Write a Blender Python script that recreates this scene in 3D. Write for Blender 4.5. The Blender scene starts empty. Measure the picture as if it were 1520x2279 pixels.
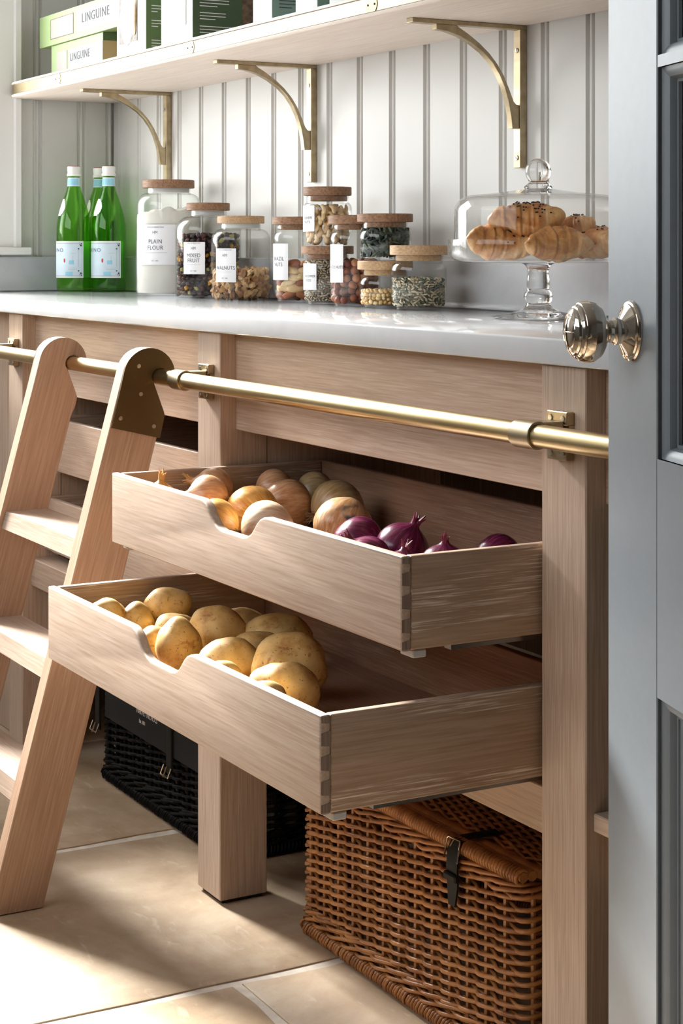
import bpy, bmesh, math, random
from math import sin, cos, pi, radians, sqrt, atan2, hypot
from mathutils import Vector, Matrix, Euler, noise

random.seed(11)
scene = bpy.context.scene
COL = scene.collection

# ------------------------------------------------------------------ camera
cam_d = bpy.data.cameras.new('camera')
cam = bpy.data.objects.new('camera', cam_d)
COL.objects.link(cam)
cam.location = (0, 0, 1.02)
THETA = atan2(2230, 3990)
cam.rotation_euler = (pi/2, 0, pi/2 - THETA)
cam_d.sensor_fit = 'HORIZONTAL'
cam_d.sensor_width = 36
cam_d.lens = 3990/1520*36
cam_d.shift_y = -(1139.5-554)/1520
cam_d.clip_start = 0.05
scene.camera = cam

# ------------------------------------------------------------------ world, light, exposure
w = bpy.data.worlds.new('sky'); scene.world = w; w.use_nodes = True
bg = w.node_tree.nodes['Background']
bg.inputs[0].default_value = (0.92, 0.96, 1.0, 1)
bg.inputs[1].default_value = 2.75
def area(name, loc, target, sx, sy, power, col):
    l = bpy.data.lights.new(name, 'AREA'); l.shape = 'RECTANGLE'; l.size = sx; l.size_y = sy
    l.energy = power; l.color = col
    o = bpy.data.objects.new(name, l); COL.objects.link(o)
    o.location = loc
    d = Vector(target) - Vector(loc)
    o.rotation_euler = d.to_track_quat('-Z', 'Y').to_euler()
    return o
# daylight pouring through the pantry window in the left wall
area('window_daylight', (-4.31, 0.76, 1.69), (-2.0, 0.76, 1.69), 0.84, 1.26, 19, (1.0, 0.985, 0.965))
# hazy sun coming in low through the same window
sun_d = bpy.data.lights.new('hazy_sun', 'SUN'); sun_d.energy = 20; sun_d.angle = radians(15); sun_d.color = (1.0, 0.975, 0.94)
sun = bpy.data.objects.new('hazy_sun', sun_d); COL.objects.link(sun)
SAZ, SEL = radians(5), radians(33)
sun.rotation_euler = Vector((cos(SEL)*cos(SAZ), cos(SEL)*sin(SAZ), -sin(SEL))).to_track_quat('-Z', 'Y').to_euler()
scene.view_settings.view_transform = 'Standard'
scene.view_settings.look = 'None'
scene.view_settings.gamma = 1
scene.view_settings.use_curve_mapping = False
scene.view_settings.exposure = 0.72
scene.cycles.transparent_max_bounces = 40
scene.cycles.max_bounces = 12
scene.cycles.sample_clamp_indirect = 6

# ------------------------------------------------------------------ node helpers
def S(*c):   # sRGB 0-255 -> linear
    r = []
    for v in c:
        v /= 255
        r.append(v/12.92 if v <= .04045 else ((v+.055)/1.055)**2.4)
    return tuple(r) + (1,)
class NT:
    def __init__(self, name):
        self.m = bpy.data.materials.new(name); self.m.use_nodes = True
        self.t = self.m.node_tree; self.t.nodes.clear()
        self.out = self.n('ShaderNodeOutputMaterial')
    def n(self, typ, **kw):
        nd = self.t.nodes.new(typ)
        for k, v in kw.items():
            if k.startswith('i_'):
                key = k[2:]
                nd.inputs[int(key) if key.isdigit() else key.replace('_', ' ')].default_value = v
            else: setattr(nd, k, v)
        return nd
    def l(self, a, b): self.t.links.new(a, b)
    def pbsdf(self, color=None, rough=.5, metal=0, spec=.5, **kw):
        b = self.n('ShaderNodeBsdfPrincipled')
        b.inputs['Roughness'].default_value = rough; b.inputs['Metallic'].default_value = metal
        b.inputs['Specular IOR Level'].default_value = spec
        if color is not None: b.inputs['Base Color'].default_value = color
        for k, v in kw.items(): b.inputs[k.replace('_', ' ')].default_value = v
        self.l(b.outputs[0], self.out.inputs[0]); self.b = b; return b
    def coords(self, scale=(1,1,1), rot=(0,0,0), loc=(0,0,0)):
        c = self.n('ShaderNodeTexCoord'); m = self.n('ShaderNodeMapping')
        m.inputs['Scale'].default_value = scale; m.inputs['Rotation'].default_value = rot; m.inputs['Location'].default_value = loc
        self.l(c.outputs['Object'], m.inputs[0]); return m.outputs[0]
    def noise(self, vec, scale, detail=3, rough=.5, dist=0):
        n = self.n('ShaderNodeTexNoise'); n.inputs['Scale'].default_value = scale; n.inputs['Detail'].default_value = detail
        n.inputs['Roughness'].default_value = rough; n.inputs['Distortion'].default_value = dist
        if vec is not None: self.l(vec, n.inputs['Vector'])
        return n.outputs[0]
    def ramp(self, fac, stops):
        r = self.n('ShaderNodeValToRGB'); e = r.color_ramp.elements
        while len(e) < len(stops): e.new(.5)
        for i, (p, c) in enumerate(stops):
            e[i].position = p; e[i].color = c if len(c) == 4 else tuple(c)+(1,)
        self.l(fac, r.inputs[0]); return r.outputs[0]
    def mix(self, fac, a, b, mode='MIX'):
        m = self.n('ShaderNodeMix', data_type='RGBA', blend_type=mode)
        for s, v in ((0, fac), (6, a), (7, b)):
            if hasattr(v, 'is_linked'): self.l(v, m.inputs[s])
            else: m.inputs[s].default_value = v
        return m.outputs[2]
    def bump(self, h, strength=.2, dist=.001):
        b = self.n('ShaderNodeBump'); b.inputs['Strength'].default_value = strength; b.inputs['Distance'].default_value = dist
        self.l(h, b.inputs['Height']); self.l(b.outputs[0], self.b.inputs['Normal'])

def simple(name, color, rough=.5, metal=0, spec=.5, nscale=0, namt=.08, bump=0):
    t = NT(name); t.pbsdf(color, rough, metal, spec)
    if nscale:
        n = t.noise(t.coords(), nscale, 4)
        dark = tuple(max(0, c*(1-namt*2)) for c in color[:3])+(1,); light = tuple(min(1, c*(1+namt)) for c in color[:3])+(1,)
        c = t.ramp(n, [(.3, dark), (.7, light)]); t.l(c, t.b.inputs['Base Color'])
        if bump: t.bump(n, bump)
    return t.m

def wood(name, axis, base=(190,168,150), dark=(170,144,124), lime=(216,202,188), rot=(0,0,0), pore=.4, rough=.5, patch=.35):
    t = NT(name); t.pbsdf(S(*base), rough, 0, .35)
    ax = 'XYZ'.index(axis)
    def sc(al, ac):
        v = [ac]*3; v[ax] = al; return tuple(v)
    oi = t.n('ShaderNodeObjectInfo')
    c0 = t.n('ShaderNodeTexCoord'); add = t.n('ShaderNodeVectorMath', operation='ADD'); sc3 = t.n('ShaderNodeVectorMath', operation='SCALE')
    sc3.inputs[0].default_value = (3.1, 5.7, 4.3); t.l(oi.outputs['Random'], sc3.inputs['Scale'])
    rt = t.n('ShaderNodeMapping'); rt.inputs['Rotation'].default_value = rot
    t.l(c0.outputs['Object'], rt.inputs[0]); t.l(rt.outputs[0], add.inputs[0]); t.l(sc3.outputs[0], add.inputs[1])
    def mp(al, ac):
        m = t.n('ShaderNodeMapping'); m.inputs['Scale'].default_value = sc(al, ac); t.l(add.outputs[0], m.inputs[0]); return m.outputs[0]
    # broad figure
    big = t.noise(mp(1.4, 9), 1, 3, .5, .6)
    wv = t.n('ShaderNodeMath', operation='MULTIPLY'); t.l(big, wv.inputs[0]); wv.inputs[1].default_value = 26
    sn = t.n('ShaderNodeMath', operation='SINE'); t.l(wv.outputs[0], sn.inputs[0])
    s2 = t.n('ShaderNodeMath', operation='MULTIPLY_ADD'); t.l(sn.outputs[0], s2.inputs[0]); s2.inputs[1].default_value = .5; s2.inputs[2].default_value = .5
    fib = t.noise(mp(9, 330), 1, 3, .6)
    c1 = t.ramp(fib, [(.32, S(*dark)), (.62, S(*base))])
    c2 = t.mix(.0, c1, c1)
    # darker figure bands
    fm = t.n('ShaderNodeMath', operation='MULTIPLY'); t.l(s2.outputs[0], fm.inputs[0]); fm.inputs[1].default_value = .28
    c2 = t.mix(fm.outputs[0], c1, S(*[max(0, v-14) for v in dark]))
    # limed open pores, stronger along the figure
    po = t.noise(mp(13, 560), 1, 3, .6)
    pth = t.ramp(po, [(.50, (0,0,0)), (.70, (1,1,1))])
    fg = t.ramp(s2.outputs[0], [(patch, (.12,.12,.12)), (.92, (1,1,1))])
    pm = t.mix(1.0, pth, fg, 'MULTIPLY')
    sclr = t.n('ShaderNodeMath', operation='MULTIPLY'); t.l(pm, sclr.inputs[0]); sclr.inputs[1].default_value = pore
    c3 = t.mix(sclr.outputs[0], c2, S(*lime))
    t.l(c3, t.b.inputs['Base Color'])
    t.bump(fib, .15, .0006)
    return t.m

M = {}
M['oak_x'] = wood('limed_oak_x', 'X')
M['oak_y'] = wood('limed_oak_y', 'Y', pore=1.0, base=(176,149,127), dark=(154,126,104), lime=(228,214,198), patch=.56)
M['oak_z'] = wood('limed_oak_z', 'Z', pore=.45)
M['oak_in_shaded'] = wood('shade_darkened_drawer_oak', 'X', base=(152,116,92), dark=(130,96,74), pore=.25)  # same oak as the fronts, darkened to put interior shade into the colour
M['oak_ladder'] = wood('ladder_oak', 'Z', base=(186,154,130), dark=(166,132,108), lime=(206,180,158), rot=(radians(15), 0, 0), pore=.55)
M['oak_end'] = wood('oak_end_grain', 'Z', base=(148,127,112), dark=(112,93,82), lime=(172,152,136), pore=.3)
M['shelf_oak'] = wood('pale_shelf_oak', 'X', base=(222,208,194), dark=(208,190,176), lime=(235,226,216), pore=.5)
M['white_paint'] = simple('warm_white_paint', S(200,198,193), .45, nscale=3, namt=.012)
M['trim_paint'] = simple('trim_paint', S(232,230,226), .35)
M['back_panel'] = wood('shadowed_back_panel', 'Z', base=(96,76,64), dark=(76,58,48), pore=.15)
M['dark_void'] = simple('dark_board', S(38,32,30), .8)

def quartz():
    t = NT('white_quartz'); t.pbsdf(S(198,199,201), .07, 0, .5)
    n = t.noise(t.coords(), 5, 6, .65, .4); c = t.ramp(n, [(.38, S(196,197,200)), (.52, S(203,204,206)), (.7, S(208,208,209))])
    t.l(c, t.b.inputs['Base Color']); return t.m
M['quartz'] = quartz()
def brass(name, c1, c2, rough):
    t = NT(name); t.pbsdf(S(*c1), rough, 1.0)
    n = t.noise(t.coords((1, 8, 8)), 6, 3); c = t.ramp(n, [(.35, S(*c2)), (.65, S(*c1))]); t.l(c, t.b.inputs['Base Color'])
    return t.m
M['brass'] = brass('brushed_brass', (214,192,146), (196,172,124), .3)
M['brass_dark'] = brass('aged_brass', (186,170,140), (164,146,116), .36)
M['bronze'] = simple('bronzed_brass', S(98,82,58), .42, 1.0, nscale=8, namt=.05)
M['brass_shelf'] = brass('satin_brass', (164,148,114), (146,130,98), .34)
M['nickel'] = simple('polished_nickel', S(216,206,192), .08, 1.0)
M['steel'] = simple('zinc_steel', S(150,150,150), .35, 1.0)
M['screw'] = simple('screw_head', S(190,182,168), .3, 1.0)
M['slot'] = simple('screw_slot', S(30,26,22), .7)
M['door_paint'] = simple('grey_door_paint', S(122,129,135), .42, spec=.5, nscale=60, namt=.02, bump=.05)
M['plastic'] = simple('clear_grey_plastic', S(190,188,184), .25)
M['stone'] = None
def stone():
    t = NT('limestone'); t.pbsdf(S(196,172,146), .55, 0, .35)
    oi = t.n('ShaderNodeObjectInfo')
    n = t.noise(t.coords(), 4.5, 8, .62, .3); c = t.ramp(n, [(.32, S(150,125,98)), (.5, S(176,153,126)), (.68, S(197,179,155))])
    n2 = t.noise(t.coords((1,1,1)), 130, 4, .7); c2 = t.ramp(n2, [(.27, S(130,104,80)), (.36, (1,1,1))])
    c3 = t.mix(.35, c, c2, 'MULTIPLY')
    n4 = t.noise(t.coords((2, 6, 2)), 6, 6, .6, 1.0); c4 = t.ramp(n4, [(.6, (0,0,0)), (.72, (1,1,1))])
    m4 = t.n('ShaderNodeMath', operation='MULTIPLY'); t.l(c4, m4.inputs[0]); m4.inputs[1].default_value = .35
    c5 = t.mix(m4.outputs[0], c3, S(214,200,182))
    t.l(c5, t.b.inputs['Base Color'])
    n3 = t.noise(t.coords(), 30, 6, .7); t.bump(n3, .25, .002)
    return t.m
M['stone'] = stone()
M['grout'] = simple('pale_grout', S(206,196,182), .9, nscale=60, namt=.08, bump=.3)
def willow(name, a, b, rough, spec=.5):
    t = NT(name); t.pbsdf(S(*a), rough, 0, spec)
    n = t.noise(t.coords(), 26, 4, .6); c = t.ramp(n, [(.34, S(*b)), (.62, S(*a))]); t.l(c, t.b.inputs['Base Color'])
    return t.m
M['willow'] = willow('buff_willow', (184,126,72), (138,86,46), .36)
M['willow_dark'] = willow('black_willow', (12,11,11), (7,6,6), .6, .2)
M['leather'] = simple('black_leather', S(14,13,13), .55, spec=.3)
M['canvas'] = simple('black_canvas', S(12,12,15), .8, nscale=300, namt=.1)
M['print_white'] = simple('white_print', S(222,222,222), .6)

# thin clear glass: reflection by facing over plain see-through
def thin_glass(name, tint=(1,1,1,1), k=1.0, rough=.02, edge=None):
    t = NT(name)
    tr = t.n('ShaderNodeBsdfTransparent'); gl = t.n('ShaderNodeBsdfGlossy'); gl.inputs['Roughness'].default_value = rough
    lf = t.n('ShaderNodeLayerWeight'); lf.inputs['Blend'].default_value = .5
    pw = t.n('ShaderNodeMath', operation='POWER'); pw.inputs[1].default_value = 4.0; t.l(lf.outputs['Facing'], pw.inputs[0])
    mu = t.n('ShaderNodeMath', operation='MULTIPLY_ADD'); mu.inputs[1].default_value = .7*k; mu.inputs[2].default_value = .035*k; t.l(pw.outputs[0], mu.inputs[0])
    mx = t.n('ShaderNodeMixShader'); t.l(mu.outputs[0], mx.inputs[0]); t.l(tr.outputs[0], mx.inputs[1]); t.l(gl.outputs[0], mx.inputs[2])
    lw = t.n('ShaderNodeLayerWeight'); lw.inputs['Blend'].default_value = .35
    e = edge or tuple(c*.86 for c in tint[:3])+(1,)
    c = t.ramp(lw.outputs['Facing'], [(.0, tint), (.55, tint), (1.0, e)]); t.l(c, tr.inputs[0])
    t.l(mx.outputs[0], t.out.inputs[0]); return t.m
M['glass'] = thin_glass('clear_jar_glass', (.985,.99,.985,1), .8, .02, (.93,.94,.935,1))
M['dome_glass'] = thin_glass('clear_dome_glass', (.985,.985,.98,1), .9, .02, (.93,.93,.925,1))
M['green_glass'] = thin_glass('green_bottle_glass', (.70,.93,.50,1), .8, .03, (.36,.68,.26,1))
M['pane_glass'] = thin_glass('window_pane_glass', (.98,.99,.99,1), .6, .01)
def solid_glass():
    t = NT('solid_clear_glass'); g = t.n('ShaderNodeBsdfGlass'); g.inputs['IOR'].default_value = 1.45; g.inputs['Roughness'].default_value = .02
    t.l(g.outputs[0], t.out.inputs[0]); return t.m
M['solid_glass'] = solid_glass()
M['door_glass'] = thin_glass('door_pane_glass', (.75,.78,.8,1), 1.2, .02)
M['label_paper'] = simple('white_label_paper', S(236,236,238), .6)
M['ink'] = simple('grey_ink', S(70,70,78), .7)
M['blue_ink'] = simple('navy_ink', S(52,72,110), .7)
M['label_blue'] = simple('pale_blue_label', S(206,222,232), .6, nscale=30, namt=.03)
M['aqua'] = simple('aqua_print', S(150,206,226), .6)
M['red_ink'] = simple('red_print', S(190,60,60), .6)
M['cap'] = simple('white_cap', S(232,230,226), .4)
M['cap_red'] = simple('red_cap_top', S(176,52,50), .4)
M['acacia'] = wood('acacia_lid', 'X', base=(160,122,92), dark=(118,84,62), lime=(184,148,116), pore=.3, rough=.55)
M['acacia_pale'] = wood('pale_acacia_lid', 'X', base=(196,164,126), dark=(166,130,94), lime=(214,188,150), pore=.3, rough=.55)
M['silicone'] = simple('clear_gasket', S(205,203,200), .3)

def attr_mat(name, rough=.5, nscale=120, spec=.4, amt=.25, bump=0):
    t = NT(name); t.pbsdf((1,1,1,1), rough, 0, spec)
    a = t.n('ShaderNodeVertexColor'); a.layer_name = 'Col'
    n = t.noise(t.coords(), nscale, 3, .6); c = t.ramp(n, [(.3, (1-amt,)*3), (.6, (1,1,1))])
    m = t.mix(1.0, a.outputs[0], c, 'MULTIPLY'); t.l(m, t.b.inputs['Base Color'])
    if bump: t.bump(n, bump, .001)
    return t.m
M['grain_attr'] = attr_mat('seed_and_nut_surface')

# ------------------------------------------------------------------ mesh helpers
class MB:
    def __init__(self): self.bm = bmesh.new(); self.col = None
    def _merge(self, b, color=None):
        me = bpy.data.meshes.new('t'); b.to_mesh(me); b.free()
        if color is not None:
            n0 = len(self.bm.verts)
            self.bm.from_mesh(me)
            lay = self.bm.verts.layers.float_color.get('Col') or None
            if lay is None:
                lay = self.bm.verts.layers.float_color.new('Col')
            self.bm.verts.ensure_lookup_table()
            for v in self.bm.verts[n0:]: v[lay] = color
        else: self.bm.from_mesh(me)
        bpy.data.meshes.remove(me)
    def box(self, x0, x1, y0, y1, z0, z1, bev=0, seg=1, M4=None):
        b = bmesh.new(); bmesh.ops.create_cube(b, size=1)
        for v in b.verts:
            v.co = Vector(((x0+x1)/2+v.co.x*(x1-x0), (y0+y1)/2+v.co.y*(y1-y0), (z0+z1)/2+v.co.z*(z1-z0)))
        if bev: bmesh.ops.bevel(b, geom=b.edges[:], offset=bev, segments=seg, affect='EDGES', profile=.5)
        if M4 is not None: bmesh.ops.transform(b, matrix=M4, verts=b.verts)
        self._merge(b); return self
    def prism(self, pts, axis, a0, a1, bev=0, seg=2):
        """pts: 2D polygon; axis 'X': pts=(y,z); 'Y': pts=(x,z); 'Z': pts=(x,y)"""
        b = bmesh.new()
        def mk(p, a):
            if axis == 'X': return (a, p[0], p[1])
            if axis == 'Y': return (p[0], a, p[1])
            return (p[0], p[1], a)
        v0 = [b.verts.new(mk(p, a0)) for p in pts]; v1 = [b.verts.new(mk(p, a1)) for p in pts]
        n = len(pts)
        f0 = b.faces.new(v0); f1 = b.faces.new(v1[::-1])
        for i in range(n): b.faces.new((v0[i], v1[i], v1[(i+1) % n], v0[(i+1) % n]))
        bmesh.ops.recalc_face_normals(b, faces=b.faces)
        if bev:
            es = list(set(f0.edges[:] + f1.edges[:]))
            bmesh.ops.bevel(b, geom=es, offset=bev, segments=seg, affect='EDGES', profile=.5)
        big = [f for f in b.faces if len(f.verts) > 4]
        bmesh.ops.triangulate(b, faces=big)
        self._merge(b); return self
    def lathe(self, prof, seg=48, cx=0, cy=0, cz=0, M4=None, color=None, caps=True):
        b = bmesh.new(); rings = []
        for r, z in prof:
            if r < 1e-6: rings.append([b.verts.new((0, 0, z))])
            else: rings.append([b.verts.new((r*cos(2*pi*i/seg), r*sin(2*pi*i/seg), z)) for i in range(seg)])
        for a, c in zip(rings, rings[1:]):
            for i in range(seg):
                j = (i+1) % seg
                if len(a) == 1 and len(c) == 1: continue
                if len(a) == 1: b.faces.new((a[0], c[i], c[j]))
                elif len(c) == 1: b.faces.new((a[i], c[0], a[j]))
                else: b.faces.new((a[i], c[i], c[j], a[j]))
        bmesh.ops.recalc_face_normals(b, faces=b.faces)
        m = Matrix.Translation((cx, cy, cz))
        if M4 is not None: m = M4
        bmesh.ops.transform(b, matrix=m, verts=b.verts)
        self._merge(b, color); return self
    def tube(self, pts, r, seg=6, closed=False, radii=None, color=None):
        b = bmesh.new(); P = [Vector(p) for p in pts]; n = len(P); rings = []
        up = Vector((0, 0, 1)); prev = None
        for i in range(n):
            if closed: t = P[(i+1) % n]-P[i-1]
            else: t = P[min(i+1, n-1)]-P[max(i-1, 0)]
            if t.length < 1e-9: t = Vector((1, 0, 0))
            t.normalize()
            if prev is None:
                a = t.cross(up)
                if a.length < .2: a = t.cross(Vector((1, 0, 0)))
            else: a = prev - t*prev.dot(t)
            a.normalize(); prev = a; c = t.cross(a)
            rr = radii[i] if radii else r
            rings.append([b.verts.new(P[i]+(a*cos(2*pi*k/seg)+c*sin(2*pi*k/seg))*rr) for k in range(seg)])
        m = n if closed else n-1
        for i in range(m):
            A = rings[i]; B = rings[(i+1) % n]
            for k in range(seg): b.faces.new((A[k], B[k], B[(k+1) % seg], A[(k+1) % seg]))
        if not closed:
            b.faces.new(rings[0][::-1]); b.faces.new(rings[-1])
        bmesh.ops.recalc_face_normals(b, faces=b.faces)
        self._merge(b, color); return self
    def blob(self, c, rad, rot=(0,0,0), sub=2, nz=0, nf=20, seed=0, color=None):
        b = bmesh.new(); bmesh.ops.create_icosphere(b, subdivisions=sub, radius=1)
        m = Matrix.Translation(c) @ Euler(rot).to_matrix().to_4x4()
        for v in b.verts:
            d = 1+(noise.noise(v.co*nf + Vector((seed*7.3, seed*3.1, seed)))*nz if nz else 0)
            v.co = Vector((v.co.x*rad[0]*d, v.co.y*rad[1]*d, v.co.z*rad[2]*d))
        bmesh.ops.transform(b, matrix=m, verts=b.verts)
        self._merge(b, color); return self
    def add_bm(self, b): self._merge(b); return self
    def mesh(self, name, mat, sharp=35, off=(0,0,0), smooth=True):
        if any(off): bmesh.ops.translate(self.bm, verts=self.bm.verts, vec=(-off[0], -off[1], -off[2]))
        me = bpy.data.meshes.new(name); self.bm.to_mesh(me); self.bm.free()
        if smooth:
            me.polygons.foreach_set('use_smooth', [True]*len(me.polygons)); me.set_sharp_from_angle(angle=radians(sharp))
        if mat is not None: me.materials.append(mat)
        return me

def root_of(p):
    loc = Vector((0, 0, 0))
    while p is not None: loc += p.location; p = p.parent
    return loc
def obj(name, mb, mat, parent=None, sharp=35, world=True, smooth=True):
    """link one mesh; coordinates are world coordinates unless world=False (then local to parent)"""
    off = root_of(parent) if (parent is not None and world) else (0, 0, 0)
    me = mb if isinstance(mb, bpy.types.Mesh) else mb.mesh(name, mat, sharp, off, smooth)
    o = bpy.data.objects.new(name, me); COL.objects.link(o)
    if parent is not None: o.parent = parent
    return o
def tag(o, label=None, cat=None, group=None, kind=None):
    if label: o['label'] = label
    if cat: o['category'] = cat
    if group: o['group'] = group
    if kind: o['kind'] = kind
    return o
def thing(name, loc, label, cat, group=None, rz=0, kind=None):
    o = bpy.data.objects.new(name, None); COL.objects.link(o); o.location = loc; o.rotation_euler = (0, 0, rz)
    o.empty_display_size = .05
    return tag(o, label, cat, group, kind)
def copy_tree(o, parent=None):
    c = o.copy(); COL.objects.link(c)
    if parent is not None: c.parent = parent
    for ch in list(o.children): copy_tree(ch, c)
    return c
def text_bm(txt, size, ext=0.0, align='CENTER', space=1.0, sx=1.0):
    cu = bpy.data.curves.new('t', 'FONT'); cu.body = txt; cu.size = size; cu.extrude = ext
    cu.align_x = align; cu.align_y = 'CENTER'; cu.space_character = space; cu.resolution_u = 3
    o = bpy.data.objects.new('t', cu); me = bpy.data.meshes.new_from_object(o)
    b = bmesh.new(); b.from_mesh(me)
    for v in b.verts: v.co.x *= sx
    bpy.data.objects.remove(o); bpy.data.curves.remove(cu); bpy.data.meshes.remove(me)
    return b

# ================================================================== SETTING
XL, YW, XR, YF, ZC = -4.096, 1.650, 1.3, -1.3, 2.6
# floor: flagstone slabs over a grout bed
fl = obj('floor', MB().box(XL-.2, XR, YF, YW+.05, -.06, -.0022), M['grout']); tag(fl, kind='structure')
def slab(x0, x1, y0, y1, seed):
    rnd = random.Random(seed); g = .0085; pts = []
    def wob(): return rnd.uniform(-.0032, .0032)
    n = 9
    def edge(ax, ay, bx, by, nx, ny):
        for i in range(n):
            t = i/n; o = wob() + .004*sin(t*5+seed)
            pts.append((ax+(bx-ax)*t+nx*o, ay+(by-ay)*t+ny*o))
    x0 += g; x1 -= g; y0 += g; y1 -= g
    edge(x0, y0, x1, y0, 0, 1); edge(x1, y0, x1, y1, 1, 0); edge(x1, y1, x0, y1, 0, 1); edge(x0, y1, x0, y0, 1, 0)
    return MB().prism(pts, 'Z', -.03, rnd.uniform(-.0006, .0003), bev=.0018, seg=2)
cols = [(-4.3, -3.5, [-1.7, -.9, .1, .95, 1.7]), (-3.5, -2.885, [-1.7, -1.0, -.2, .62, 1.7]), (-2.885, -2.25, [-1.7, -.8, .1, .72, 1.7]),
        (-2.25, -1.62, [-1.7, -.6, .35, 1.088, 1.7]), (-1.62, -1.0, [-1.7, -.9, 0, .8, 1.7]), (-1.0, -.4, [-1.7, -.5, .4, 1.2, 1.7]), (-.4, .4, [-1.7, -.8, .2, 1.0, 1.7]), (.4, 1.3, [-1.7, -.3, .7, 1.7])]
k = 0
for x0, x1, ys in cols:
    for y0, y1 in zip(ys, ys[1:]):
        k += 1; obj('paving_stone', slab(x0, x1, y0, y1, k), M['stone'], fl)
# back wall with beaded boards
wb = obj('wall_back', MB().box(XL-.2, XR, YW+.012, YW+.12, -.05, ZC), M['white_paint']); tag(wb, kind='structure')
def board_profile(wd):
    g = .0052
    p = [(0, .012), (0, g), (.0016, g), (.0036, 0), (wd-.0195, 0), (wd-.0165, g), (wd-.0115, g)]
    for i in range(7):
        a = pi - pi*i/6; p.append((wd-.0068+.0044*cos(a), g-.0048*sin(a)))
    p += [(wd-.0018, g), (wd, g), (wd, .012)]
    return p
BW = .11684
bx = -3.6986+.006-BW*4
first = None
me_b = MB().prism([(x, y) for x, y in board_profile(BW)], 'Z', 1.0, ZC, bev=0).mesh('board', M['white_paint'], 30)
for i in range(34):
    x = bx + i*BW
    if x+BW < XL+.002: continue
    if x < XL:
        wd = x+BW-XL
        me = MB().prism([(px, py) for px, py in board_profile(wd)], 'Z', 1.0, ZC).mesh('board', M['white_paint'], 30); x = XL
    else: me = me_b
    o = obj('board', me, None, wb); o.location = (x, YW, 0)
    if x > -.6: break
# left wall with the window opening
WY0, WY1, WZ0, WZ1 = .30, 1.325, 1.024, 2.36
wl = obj('wall_left', MB().box(XL-.25, XL-.012, WY1, YW+.12, -.05, ZC).box(XL-.25, XL-.012, YF, WY0, -.05, ZC)
         .box(XL-.25, XL-.012, WY0, WY1, -.05, WZ0-.018).box(XL-.25, XL-.012, WY0, WY1, WZ1, ZC), M['white_paint']); tag(wl, kind='structure')
for y0, y1 in ((1.335, 1.4645), (1.4645, 1.576), (1.576, YW)):
    wd = y1-y0
    pr = [(XL-.0 - py, y0+px) for px, py in board_profile(wd)]
    obj('board', MB().prism(pr, 'Z', 1.0, ZC), M['white_paint'], wl, 30)
tag(obj('unseen_wall_right', MB().box(XR, XR+.1, YF, YW+.1, -.05, ZC), simple('fill_dimming_grey', S(96,94,92), .6)), kind='structure')  # unseen wall added to cut fill from the right, dark to dim it further
tag(obj('unseen_wall_front', MB().box(XL-.25, XR+.1, YF-.12, YF, -.05, 1.45).box(XL-.25, XR+.1, YF-.12, YF, 2.5, ZC).box(XL-.25, -3.8, YF-.12, YF, 1.45, 2.5).box(-.8, XR+.1, YF-.12, YF, 1.45, 2.5), simple('fill_dimming_slate', S(112,114,116), .6)), kind='structure')  # unseen wall added to shape fill light by its opening and dark colour
tag(obj('ceiling', MB().box(XL-.25, XR+.1, YF, YW+.1, ZC, ZC+.08), simple('ceiling_paint', S(150,148,144), .7)), kind='structure')
tag(obj('baseboard_back', MB().box(XL, XR, YW-.006, YW+.011, 0, .1, .003), M['trim_paint']), kind='structure')
# splashback upstand
sp = obj('trim_1', MB().box(XL, -.6, YW-.016, YW+.011, .9205, 1.002, .0015), M['quartz']); tag(sp, kind='structure')
sp2 = obj('trim_2', MB().box(XL-.011, XL+.009, 1.183, YW-.017, .9205, 1.002, .0015), M['quartz']); tag(sp2, kind='structure')
# window
wn = thing('window_1', (XL, (WY0+WY1)/2, WZ0), None, None, kind='structure')
obj('architrave', MB().prism([(XL-.011, WY1+.002), (XL+.012, WY1+.002), (XL+.012, WY1+.022), (XL+.019, WY1+.026), (XL+.019, WY1+.066), (XL+.024, WY1+.070), (XL+.024, WY1+.083), (XL-.011, WY1+.083)], 'Z', WZ0, WZ1+.08, .001, 1), M['trim_paint'], wn)
obj('architrave', MB().prism([(XL-.011, WY0-.002), (XL+.012, WY0-.002), (XL+.012, WY0-.022), (XL+.019, WY0-.026), (XL+.019, WY0-.066), (XL+.024, WY0-.070), (XL+.024, WY0-.083), (XL-.011, WY0-.083)], 'Z', WZ0, WZ1+.08, .001, 1), M['trim_paint'], wn)
obj('head_board', MB().box(XL-.011, XL+.022, WY0, WY1, WZ1, WZ1+.08, .002), M['trim_paint'], wn)
obj('window_sill', MB().box(XL-.24, XL+.045, WY0-.1, 1.427, 1.006, 1.024, .003, 2), M['trim_paint'], wn)
fr = MB()
X0, X1 = XL-.17, XL-.12
fr.box(X0, X1, WY0, WY0+.05, WZ0, WZ1).box(X0, X1, WY1-.05, WY1, WZ0, WZ1).box(X0, X1, WY0+.05, WY1-.05, WZ0, WZ0+.05).box(X0, X1, WY0+.05, WY1-.05, WZ1-.05, WZ1)
ym = (WY0+WY1)/2
obj('window_frame', fr, M['trim_paint'], wn)
obj('glazing_bar', MB().box(X0+.01, X1-.01, ym-.012, ym+.012, WZ0+.05, WZ1-.05), M['trim_paint'], wn)
for y0, y1 in ((WY0+.05, ym-.012), (ym+.012, WY1-.05)):
    obj('pane', MB().box(X0+.022, X0+.026, y0, y1, WZ0+.05, WZ1-.05), M['pane_glass'], wn)

# ================================================================== COUNTER
ct = obj('countertop', MB().box(XL, -.6, 1.183, YW-.001, .89, .92, .0028, 3), M['quartz'])
tag(ct, 'long white quartz worktop over the oak base, holding jars and bottles', 'countertop')

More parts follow.
